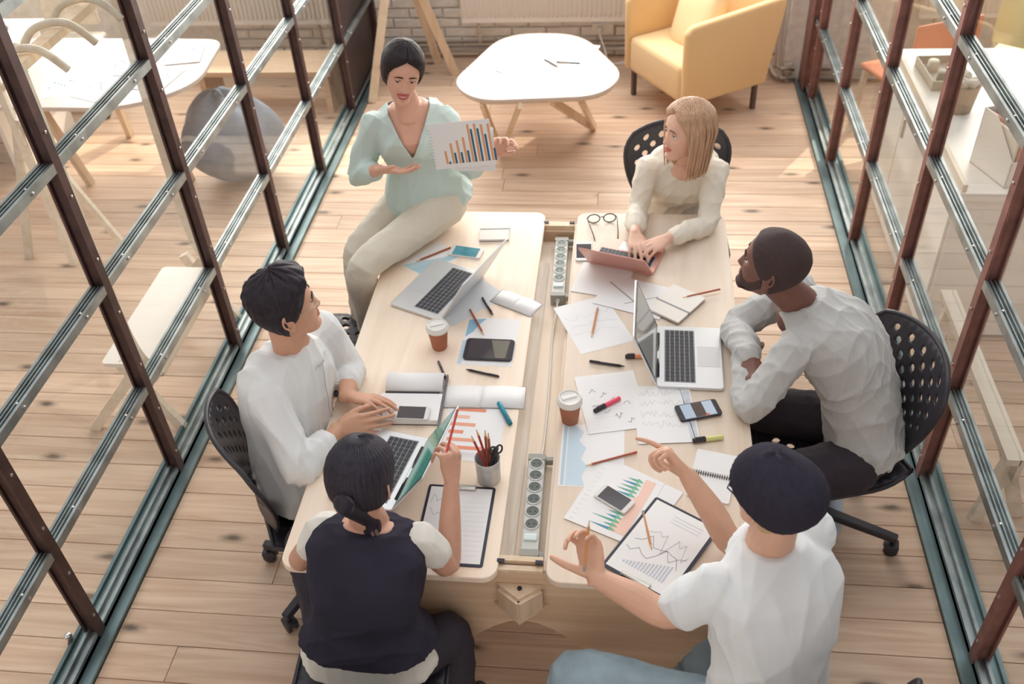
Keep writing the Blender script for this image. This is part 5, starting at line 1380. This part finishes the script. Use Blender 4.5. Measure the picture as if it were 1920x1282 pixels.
shoes(P_m2, J, mat('shoe_brown', rgb(110, 84, 66), 0.5))
shirt = top(P_m2, J, 'shirt', mat('shirt_white', rgb(236, 238, 238), 0.85, bump=.08, bscale=500), {'R': 1.62, 'L': 1.45}, g=.020, gs_=.015, t0=-.14, t1=1.02, seed=11, amp=.013, freq=30, collar=(.030, .068))
hm = hair_mat('hair_black', rgb(44, 38, 46), None)
hair_cap('hair', J['M'], hm, P_m2, HL_short, lambda th, z: .004+.020*smoothstep(.02, .10, z)+.012*smoothstep(.03, .08, z)*max(0, math.cos(th))+.0015*math.sin(th*23+z*90)+.0022*math.sin(th*11-z*140)*smoothstep(.03, .08, z), nape=-.085)
face_parts(P_m2, J['M'], mat('iris_brown', rgb(58, 40, 32), .2), hm, mat('lips_tan', rgb(190, 120, 104), .45), skin=sk)
# placket line on the shirt front
def strip_on(parent, name, pts, w, m, r=.0016):
    bm = bmesh.new(); limb(bm, pts, [r]*len(pts), 6, 3); return new_obj(name, bm, m, parent, True)
def seam(o, pts, m, name, w=.0022):
    """stitched line lying on a garment"""
    o.data.update(); out = []
    for p in pts:
        ok, q, n_, _ = o.closest_point_on_mesh(V3(p))
        if ok: out.append(q+n_*.001)
    bm = bmesh.new(); limb(bm, out, [w]*len(out), 6, 2); return new_obj(name, bm, m, o, True)
_N = V3(J['neck']); _l = Vector((*J['ls'], 0)).normalized(); _f = Vector((_l.y, -_l.x, 0))
seam(shirt, [_N+_f*(.13)-Vector((0, 0, .02+.03*k)) for k in range(11)], mat('placket_grey', rgb(206, 206, 206), .8), 'placket', .0014)
# thin wire glasses
def spectacles(parent, M, m, r=.0013, w=.0235, h=.018):
    g = None
    for s in (-1, 1):
        bm = bmesh.new(); tube(bm, [M @ Vector((s*.031+w*math.cos(a), .0985-.004*abs(math.cos(a)), .0+h*math.sin(a))) for a in [2*PI*k/20 for k in range(21)]], r, 8, cap=False)
        tube(bm, [M @ Vector(p) for p in ((s*.054, .095, .004), (s*.072, .085, .006), (s*.079, .01, .004), (s*.078, -.015, -.008))], r, 8)
        o = new_obj('spectacles', bm, m, parent, True)
    bm = bmesh.new(); tube(bm, [M @ Vector(p) for p in ((-.009, .0985, .003), (0, .1, .006), (.009, .0985, .003))], r, 8); new_obj('spectacles_bridge', bm, m, parent, True)
spectacles(P_m2, J['M'], mat('wire_gold', rgb(200, 190, 176), .3, .8))

# ------------------------------------------------------------------ man in the grey jumper (right side)
J = dict(hip=(.86, 2.40, .55), neck=(0.606,2.552,1.000), lh=(-.15, -.98), ls=(-.12, -.99), bend=.07)
S = shoulders(J['neck'], J['ls'], .170, .055, .01)
J['arm'] = {'L': (S['L'], (0.441,2.282,0.785), (0.432,2.513,0.790)), 'R': (S['R'], (0.424,2.693,0.785), (0.449,2.452,0.845))}
J['M'] = head_matrix((0.494,2.539,1.175), (-.90, .40, .16), 0.0, 1.02)
J['hand'] = {'L': dict(d=(.02, 1, .0), n=(-.3, 0, 1), side=1, curl=(20, 20, 20, 20)), 'R': dict(d=(-.25, -.9, -.25), n=(-.5, .1, .85), side=-1, curl=(35, 35, 35, 35), thumb=(.5, 20))}
J['leg'] = legs((.80, 2.27, .53), (.80, 2.50, .53), (.42, 2.18, .53), (.42, 2.54, .53), (.95, 2.26, .13), (.60, 2.60, .10)); J['leg']['L'] = ((.80, 2.27, .53), (.48, 2.18, .53), (.85, 2.56, .11)); J['toe'] = {'L': (-.1, -.99, 0), 'R': (-1, 0, 0)}
sk = skin_mat('skin_dark', rgb(124, 84, 72))
P_m1 = make_body('man with a beard in a grey jumper leaning on crossed forearms at the right side', J, sk)
trousers(P_m1, J, mat('trousers_dark', rgb(50, 42, 50), 0.85), seed=5)
shoes(P_m1, J, mat('shoe_pale_blue', rgb(196, 208, 220), 0.6))
top(P_m1, J, 'jumper', mat('jumper_grey', rgb(196, 196, 194), 0.95, noise=.05, scale=200, bump=.12, bscale=500), 1.93, g=.022, gs_=.014, t0=-.12, t1=1.03, seed=21, amp=.012, freq=34, collar=(.012, .070))
hm = mat('hair_cropped', rgb(68, 52, 51), 0.8, noise=.25, scale=220, bump=.4, bscale=600)
hair_cap('hair', J['M'], hm, P_m1, HL_short, lambda th, z: .0045, nape=-.075)
rows = []
for i in range(24):
    row = []
    for th in np.linspace(-rad(87), rad(87), 70):
        dg_ = abs(math.degrees(th)); zt = float(np.interp(dg_, [0, 20, 34, 55, 74, 87], [-.0525, -.0525, -.066, -.068, -.046, -.012])); zb = float(np.interp(dg_, [0, 60, 87], [-.121, -.112, -.06])); t = i/23
        z = zb+(zt-zb)*t; e = min(1, (1-t)*5+.05, (rad(87)-abs(th))*6+.1)
        row.append(J['M'] @ head_pt(th, z, .0032*e-.0006-(.007*gs(z, -.069, .009)*gs(th, 0, .25)), False, True))
    rows.append(row)
grid_obj('beard', rows, mat('beard_short', rgb(74, 54, 50), 0.8, noise=.3, scale=260), P_m1, False, .002)
face_parts(P_m1, J['M'], mat('iris_dark', rgb(40, 28, 26), .2), hm, mat('lips_dark', rgb(140, 90, 84), .45), skin=sk, smile=.6)

# ------------------------------------------------------------------ woman in the dark waistcoat (near left, from behind)
J = dict(hip=(-.685, 1.45, .56), neck=(-0.657,1.583,0.985), lh=(-1, .0), ls=(-.99, .08), bend=.05)
S = shoulders(J['neck'], J['ls'], .134, .06)
J['arm'] = {'R': (S['R'], (-.462, 1.605, .775), (-0.459,1.753,0.955)), 'L': (S['L'], (-0.896,1.591,0.775), (-.80, 1.78, .775))}
J['M'] = head_matrix((-0.651,1.573,1.160), (.10, .92, -.30), 0.0, .95)
J['hand'] = {'R': dict(d=(-.01, .16, .22), n=(.75, -.55, .30), side=1, curl=((55, 55, 25), (60, 60, 30), (65, 60, 30), (65, 60, 30)), thumb=(.35, 30)),
             'L': dict(d=(.25, 1, -.05), n=(0, 0, 1), side=1, curl=(18, 18, 18, 18))}
J['leg'] = legs((-.78, 1.46, .53), (-.58, 1.46, .53), (-1.0, 1.84, .53), (-.47, 1.55, .50), (-1.0, 1.80, .10), (-.47, 1.44, .12)); J['toe'] = {'L': (0, 1, 0), 'R': (.2, .9, 0)}
sk = skin_mat('skin_rose', rgb(206, 158, 134))
P_w3 = make_body('woman with a dark ponytail in a navy waistcoat, holding up a pencil', J, sk, True)
trousers(P_w3, J, mat('trousers_black', rgb(48, 44, 54), 0.8), seed=7, fem=True, waist=.1)
shoes(P_w3, J, mat('shoe_black', rgb(46, 42, 48), 0.5))
top(P_w3, J, 'blouse', mat('blouse_white', rgb(232, 230, 222), 0.85), .50, g=.010, gs_=.007, fem=True, t0=-.04, t1=.96, seed=31, amp=.007, freq=34, hem_flare=.07)
def waist_extra(bm):
    for sd in 'LR':
        s_ = V3(J['arm'][sd][0]); n_ = V3(J['neck']); limb(bm, [n_.lerp(s_, .35)-Vector((0, 0, .035)), n_.lerp(s_, .80)-Vector((0, 0, .02))], [.058, .056], 16)
top(P_w3, J, 'waistcoat', mat('waistcoat_navy', rgb(50, 48, 62), 0.85, noise=.15, scale=6, spec=.2), None, g=.024, fem=True, t0=.17, t1=1.0, seed=32, amp=.008, freq=26, extra=waist_extra, hem_flare=.16)
hm = hair_mat('hair_raven', rgb(45, 41, 51), None)
cap = hair_cap('hair', J['M'], hm, P_w3, HL_long, lambda th, z: .010+.004*smoothstep(.0, .08, z)+.0012*math.sin(th*40), nape=-.06, fem=True)
bm = bmesh.new(); tail = [J['M'] @ Vector(p) for p in ((0, -.085, .0), (.0, -.118, -.005))] + [(-0.645,1.547,1.050), (-0.636,1.539,0.985), (-0.611,1.504,0.940)]
limb(bm, tail, [.022, .024, .030, .024, .004], 16, 5)
for k in range(10):
    r_ = random.Random(k); o_ = Vector((r_.uniform(-.018, .018), r_.uniform(-.012, .012), r_.uniform(-.01, .01)))
    limb(bm, [V3(p)+o_*min(1, i*.45) for i, p in enumerate(tail[:4])]+[V3(tail[4])+o_*1.6], [.008, .009, .008, .006, .002], 8, 4)
new_obj('ponytail', bm, hm, P_w3, True)
bm = bmesh.new()
for k in range(9):
    r_ = random.Random(40+k); o_ = Vector((r_.uniform(-.014, .014), r_.uniform(-.008, .004), r_.uniform(0, .012)))
    limb(bm, [V3(tail[2])+o_+Vector((0, 0, .022)), V3(tail[3])+o_+Vector((0, -.004, .018)), V3(tail[4])+o_*1.6+Vector((.004, -.01, .016))], [.004, .006, .0012], 8, 4)
o = new_obj('ponytail_ends', bm, mat('hair_tips', rgb(112, 88, 80), .5), P_w3, True); o['kind'] = 'stuff'
bm = bmesh.new(); tube(bm, [V3(tail[1])+(J['M'].to_3x3() @ Vector((.025*math.cos(a), .0, .025*math.sin(a)))) for a in [2*PI*k/16 for k in range(17)]], .006, 8, cap=False); new_obj('hair_tie', bm, M_penb, P_w3, True)
face_parts(P_w3, J['M'], MATS['iris_brown'], hm, mat('lips_rose', rgb(196, 110, 104), .4), skin=sk)
stick('pencil', (-0.456,1.928,1.075), (-0.477,1.769,1.020), .0038, 'red pencil held upright by the woman in the navy waistcoat', 'pencil', [M_red2], 'pencils in hands')

# ------------------------------------------------------------------ man in the beanie (near right, from behind)
J = dict(hip=(.42, 1.37, .56), neck=(0.393,1.527,1.035), lh=(-.82, -.57), ls=(-.80, -.60), bend=.03)
S = shoulders(J['neck'], J['ls'], .158, .055)
J['arm'] = {'L': (S['L'], (0.143,1.428,0.860), (-0.038,1.495,0.905)), 'R': (S['R'], (0.345,1.704,0.800), (0.205,1.791,0.985))}
J['M'] = head_matrix((0.381,1.533,1.220), (-.62, .77, -.12), 0.0, .97)
J['hand'] = {'R': dict(d=(-.085, .075, .07), n=(.30, .70, .55), side=1, curl=((22, 10, 8), (75, 80, 40), (80, 85, 45), (82, 85, 45)), thumb=(.75, 8)),
             'L': dict(d=(-.03, .11, .075), n=(.45, .25, -.65), side=1, curl=((60, 50, 30), (55, 45, 25), (50, 40, 25), (45, 40, 25)), thumb=(1.05, 6))}
J['leg'] = legs((.33, 1.32, .54), (.47, 1.43, .54), (-.10, 1.425, .53), (.37, 1.72, .53), (-.02, 1.36, .10), (.22, 1.57, .13)); J['toe'] = {'L': (-1, .2, 0), 'R': (-.3, .9, 0)}
sk = skin_mat('skin_fair', rgb(218, 172, 146))
P_m4 = make_body('man in a dark beanie and white t-shirt seen from behind, gesturing with both hands', J, sk)
trousers(P_m4, J, mat('denim_light', rgb(150, 170, 180), 0.85, noise=.15, scale=14, bump=.15, bscale=300), seed=9, cut={'L': .9, 'R': .70})
A_ = V3(J['leg']['R'][2]); K_ = V3(J['leg']['R'][1]); bm = bmesh.new(); limb(bm, [K_.lerp(A_, .64), K_.lerp(A_, .74)], [.064, .064], 18, 2, False); new_obj('rolled_cuff', bm, mat('denim_pale', rgb(180, 204, 214), .85), P_m4, True)
shoes(P_m4, J, MATS['shoe_brown'])
top(P_m4, J, 'tshirt', mat('tshirt_white', rgb(228, 232, 234), 0.9, bump=.05, bscale=400), .64, g=.014, gs_=.012, t0=-.10, t1=1.03, seed=41, amp=.012, freq=24, collar=(.012, .072))
hm = hair_mat('hair_sandy', rgb(196, 160, 116), None)
hair_cap('hair', J['M'], hm, P_m4, HL_short, lambda th, z: .008, nape=-.08)
rows = []; nr = 40; nc = 96
for i in range(nr):
    p = i/(nr-1); row = []
    for k in range(nc):
        th = 2*PI*k/nc; zr = .052*(.5+.5*math.cos(th))-.052*(.5-.5*math.cos(th)); z = zr+(.1155-zr)*(1-(1-p)**1.35)
        back = max(0, -math.cos(th)); o_ = .012+.006*math.sin(PI*min(1, p*1.2))+.020*back*math.sin(PI*min(1, p*1.05))**.8+.003*p
        if p < .14: o_ += .003*math.sin(PI*p/.14)
        o_ += .0007*math.sin(th*64)
        row.append(J['M'] @ (head_pt(th, z, o_, False, False)+Vector((0, -.010*p*back, .0))))
    rows.append(row)
rows.append([J['M'] @ Vector((0, 0, .1165+.016))]*nc)
grid_obj('beanie', rows, mat('beanie_navy', rgb(51, 48, 60), 0.95, noise=.1, scale=60, spec=.15, bump=.2, bscale=300), P_m4, True, .004)
face_parts(P_m4, J['M'], mat('iris_blue', rgb(80, 110, 130), .2), hm, MATS['lips_tan'], skin=sk)
spectacles(P_m4, J['M'], M_penb, .0022)
stick('pencil', (-0.069,1.488,0.945), (-0.060,1.573,1.040), .0038, 'orange pencil held by the man in the beanie', 'pencil', [M_yel, M_pens], 'pencils in hands')

# ------------------------------------------------------------------ blonde woman (far end)
J = dict(hip=(.27, 3.80, .55), neck=(0.253,3.575,0.980), lh=(1, .0), ls=(.99, -.06), bend=.02)
S = shoulders(J['neck'], J['ls'], .142, .065)
J['arm'] = {'R': (S['R'], (0.072,3.495,0.765), (0.058,3.256,0.800)), 'L': (S['L'], (0.356,3.372,0.775), (0.191,3.225,0.800))}
J['M'] = head_matrix((0.257,3.474,1.155), (-.86, -.46, .04), 0.0, .97)
J['hand'] = {'R': dict(d=(.015, -.13, -.012), n=(0, -.1, 1), side=-1, curl=(20, 20, 20, 22), thumb=(.5, 12), splay=9), 'L': dict(d=(-.115, -.085, -.012), n=(0, -.1, 1), side=1, curl=(20, 20, 20, 22), thumb=(.5, 12), splay=9)}
J['leg'] = legs((.37, 3.74, .53), (.17, 3.74, .53), (.36, 3.30, .53), (.16, 3.30, .53), (.36, 3.38, .10), (.16, 3.38, .10)); J['toe'] = {'L': (0, -1, 0), 'R': (0, -1, 0)}
sk = skin_mat('skin_peach', rgb(234, 188, 164))
P_w5 = make_body('blonde woman in a cream sweater typing on the rose gold laptop', J, sk, True)
trousers(P_w5, J, mat('trousers_blue', rgb(110, 124, 144), 0.85), seed=12, fem=True)
shoes(P_w5, J, M_white)
top(P_w5, J, 'sweater', mat('sweater_cream', rgb(238, 230, 214), 0.95, bump=.12, bscale=450), {'R': 1.72, 'L': 1.80}, g=.014, gs_=.010, fem=True, t0=-.05, seed=51, amp=.009, freq=40)
hm = mat('hair_blonde', rgb(200, 160, 128), 0.42, noise=.22, scale=14, stretch=(9, 9, .5), bump=.25, bscale=40)
hair_cap('hair', J['M'], hm, P_w5, HL_long, lambda th, z: .012+.005*smoothstep(.0, .08, z)+.0015*math.sin(th*34+z*20), nape=-.09, fem=True)
rows = []
for i in range(26):
    t = i/25; z = .05-.235*t; row = []
    for k in range(90):
        th = rad(62+18*t)+(2*PI-2*rad(62+18*t))*k/89; zz = max(z, -.03); q = head_pt(th, max(zz, -.02), .016+.010*math.sin(PI*min(1, t*1.3))-.004*t+.0028*math.sin(k*.9+3*math.sin(t*3))*min(1, t*2+.2), True, False)
        q.z = z+.010*math.sin(k*1.7)*smoothstep(.8, 1, t); q.x *= 1-.10*smoothstep(.55, 1, t); q.y = q.y*(1-.05*t)-.006*t
        row.append(J['M'] @ q)
    rows.append(row)
grid_obj('long_hair', rows, hm, P_w5, False, .010)
bm = bmesh.new()
for k in range(46):
    r_ = random.Random(100+k); th = rad(68+r_.uniform(0, 224)); pts = []
    for t in (0, .25, .5, .75, 1.0):
        z = .085-.27*t-r_.uniform(0, .01); q = head_pt(th, max(min(z, .1), -.02), .020+.008*math.sin(PI*t)+r_.uniform(-.002, .003), True, False); q.z = z; q.x *= 1-.10*smoothstep(.6, 1, t); pts.append(J['M'] @ q)
    limb(bm, pts, [.003, .006, .006, .005, .0015], 6, 4)
o = new_obj('hair_strands', bm, hm, P_w5, True); o['kind'] = 'stuff'
face_parts(P_w5, J['M'], MATS['iris_blue'], mat('brow_brown', rgb(130, 98, 76), .7), mat('lips_pink', rgb(206, 116, 108), .4), skin=sk, smile=.7)

# ------------------------------------------------------------------ brunette perched on the table
J = dict(hip=(-.825, 3.44, .865), neck=(-0.854,3.401,1.300), lh=(.93, .36), ls=(.985, .17), bend=.02)
S = shoulders(J['neck'], J['ls'], .142, .078)
J['arm'] = {'R': (S['R'], (-1.088,3.347,1.010), (-0.961,3.238,1.100)), 'L': (S['L'], (-.62, 3.38, 1.03), (-.530, 3.265, 1.165))}
J['M'] = head_matrix((-0.844,3.348,1.468), (.30, -.90, -.16), rad(-13), .90)
J['hand'] = {'R': dict(d=(.15, -.02, .0), n=(.05, -.35, -.9), side=-1, curl=(12, 12, 14, 16), thumb=(.75, 8)),
             'L': dict(d=(.085, -.01, .07), n=(-.2, .95, .2), side=-1, curl=(30, 32, 34, 36), thumb=(.5, 10), splay=7)}
J['leg'] = {'L': ((-.74, 3.40, .84), (-1.017,2.985,0.800), (-1.06, 3.06, .37)), 'R': ((-.92, 3.46, .84), (-1.10, 3.20, .72), (-1.10, 3.10, .30))}; J['toe'] = {'L': (-.3, -.9, -.2), 'R': (-.3, -.9, -.2)}
sk = skin_mat('skin_olive', rgb(222, 172, 148))
P_w6 = make_body('dark-haired woman in a mint blouse perched on the table, showing a bar chart', J, sk, True)
trousers(P_w6, J, mat('trousers_cream', rgb(222, 214, 198), 0.85, bump=.05, bscale=300), seed=14, fem=True, amp=.005)
shoes(P_w6, J, mat('shoe_tan', rgb(196, 164, 136), .5))
blouse = top(P_w6, J, 'blouse', mat('blouse_mint', rgb(200, 217, 211), 0.75, bump=.05, bscale=300), {'R': 1.62, 'L': 1.4}, g=.014, gs_=.013, fem=True, t0=-.05, t1=1.0, seed=61, amp=.013, freq=28, hem_flare=.05, voxel=.0055)
# open V neckline
def cut_faces(o, pred, iters=8):
    bm = bmesh.new(); bm.from_mesh(o.data)
    dead = [f for f in bm.faces if pred(f.calc_center_median())]
    bmesh.ops.delete(bm, geom=dead, context='FACES')
    bd = [v for v in bm.verts if v.is_boundary]
    for _ in range(iters):
        new = {}
        for v in bd:
            nb = [e.other_vert(v) for e in v.link_edges if e.is_boundary]
            if len(nb) == 2: new[v] = v.co*.4+(nb[0].co+nb[1].co)*.3
        for v, c in new.items(): v.co = c
    bm.to_mesh(o.data); bm.free()
    o.data.polygons.foreach_set('use_smooth', [True]*len(o.data.polygons))
    s = o.modifiers.new('t', 'SOLIDIFY'); s.thickness = .003; s.offset = -1
N_ = V3(J['neck']); l_ = Vector((*J['ls'], 0)).normalized(); f_ = Vector((l_.y, -l_.x, 0))
def vneck(c):
    q = c-N_; a = abs(q.dot(l_)); fr_ = q.dot(f_); dz = q.z
    if fr_ < -.01: return dz > -.012 and a < .085
    return a < .088*(1+dz/.185) and dz > -.185
cut_faces(blouse, vneck)
hm = hair_mat('hair_espresso', rgb(40, 31, 33), None)
HL_br = zline([(-.085, 118), (-.06, 88), (-.045, 76), (-.02, 66), (0, 62), (.03, 54), (.055, 40), (.072, 20), (.080, 5), (.084, 0), (.12, 0)])
hair_cap('hair', J['M'], hm, P_w6, HL_br, lambda th, z: .010+.004*smoothstep(.0, .08, z)-.006*gs(th, 0, .06)*smoothstep(.06, .1, z)+.0012*math.sin(th*36), nape=-.085, fem=True)
bm = bmesh.new(); limb(bm, [J['M'] @ Vector(p) for p in ((0, -.09, -.045), (0, -.125, -.05), (0, -.14, -.055))], [.035, .042, .03], 16); new_obj('hair_bun', bm, hm, P_w6, True)
face_parts(P_w6, J['M'], MATS['iris_brown'], hm, mat('lips_red', rgb(196, 96, 96), .4), skin=sk, lid=.62, smile=1.0, teeth=True, look=(.1, -.3), bw=.0022)
# the chart she holds up, and two sheets behind it
def held(p00, p10, p11, p01, label, prt, back=0.0):
    a, b, c, d = [V3(p) for p in (p00, p10, p11, p01)]; x = (b-a); w = x.length; x.normalize(); y = (d-a); y = (y-x*y.dot(x)); h = y.length; y.normalize(); z = x.cross(y)
    o = chart_sheet('paper', (0, 0, 0), w, h, 0, label, prt=prt, grp='sheets held by the brunette')
    ce = (a+b+c+d)/4-z*back
    M = Matrix(((x.x, y.x, z.x, ce.x), (x.y, y.y, z.y, ce.y), (x.z, y.z, z.z, ce.z), (0, 0, 0, 1))); o.matrix_world = M
    return o
def c_held(P):
    hs = (.055, .085, .095, .105, .155, .155, .15, .15); bs = (.01, .045, .045, .05, .135, .135, .11, .05)
    for k in range(8):
        x = -.075+k*.026; P.rect(x, -.075, x+.009, -.075+hs[k], (232, 168, 120)); P.rect(x+.011, -.075, x+.019, -.075+bs[k], (44, 104, 136))
    for k in range(12): P.line([(-.13, -.075+k*.013), (-.112, -.075+k*.013)], (176, 184, 194), .0016)
held((-0.732,3.200,1.124), (-0.492,3.200,1.150), (-0.476,3.215,1.337), (-0.750,3.215,1.310), 'bar chart in orange and blue held up by the brunette', c_held)
held((-0.658,3.208,1.111), (-0.497,3.208,1.112), (-0.488,3.223,1.293), (-0.643,3.223,1.292), 'pale sheet tucked behind the held bar chart', None, .006)
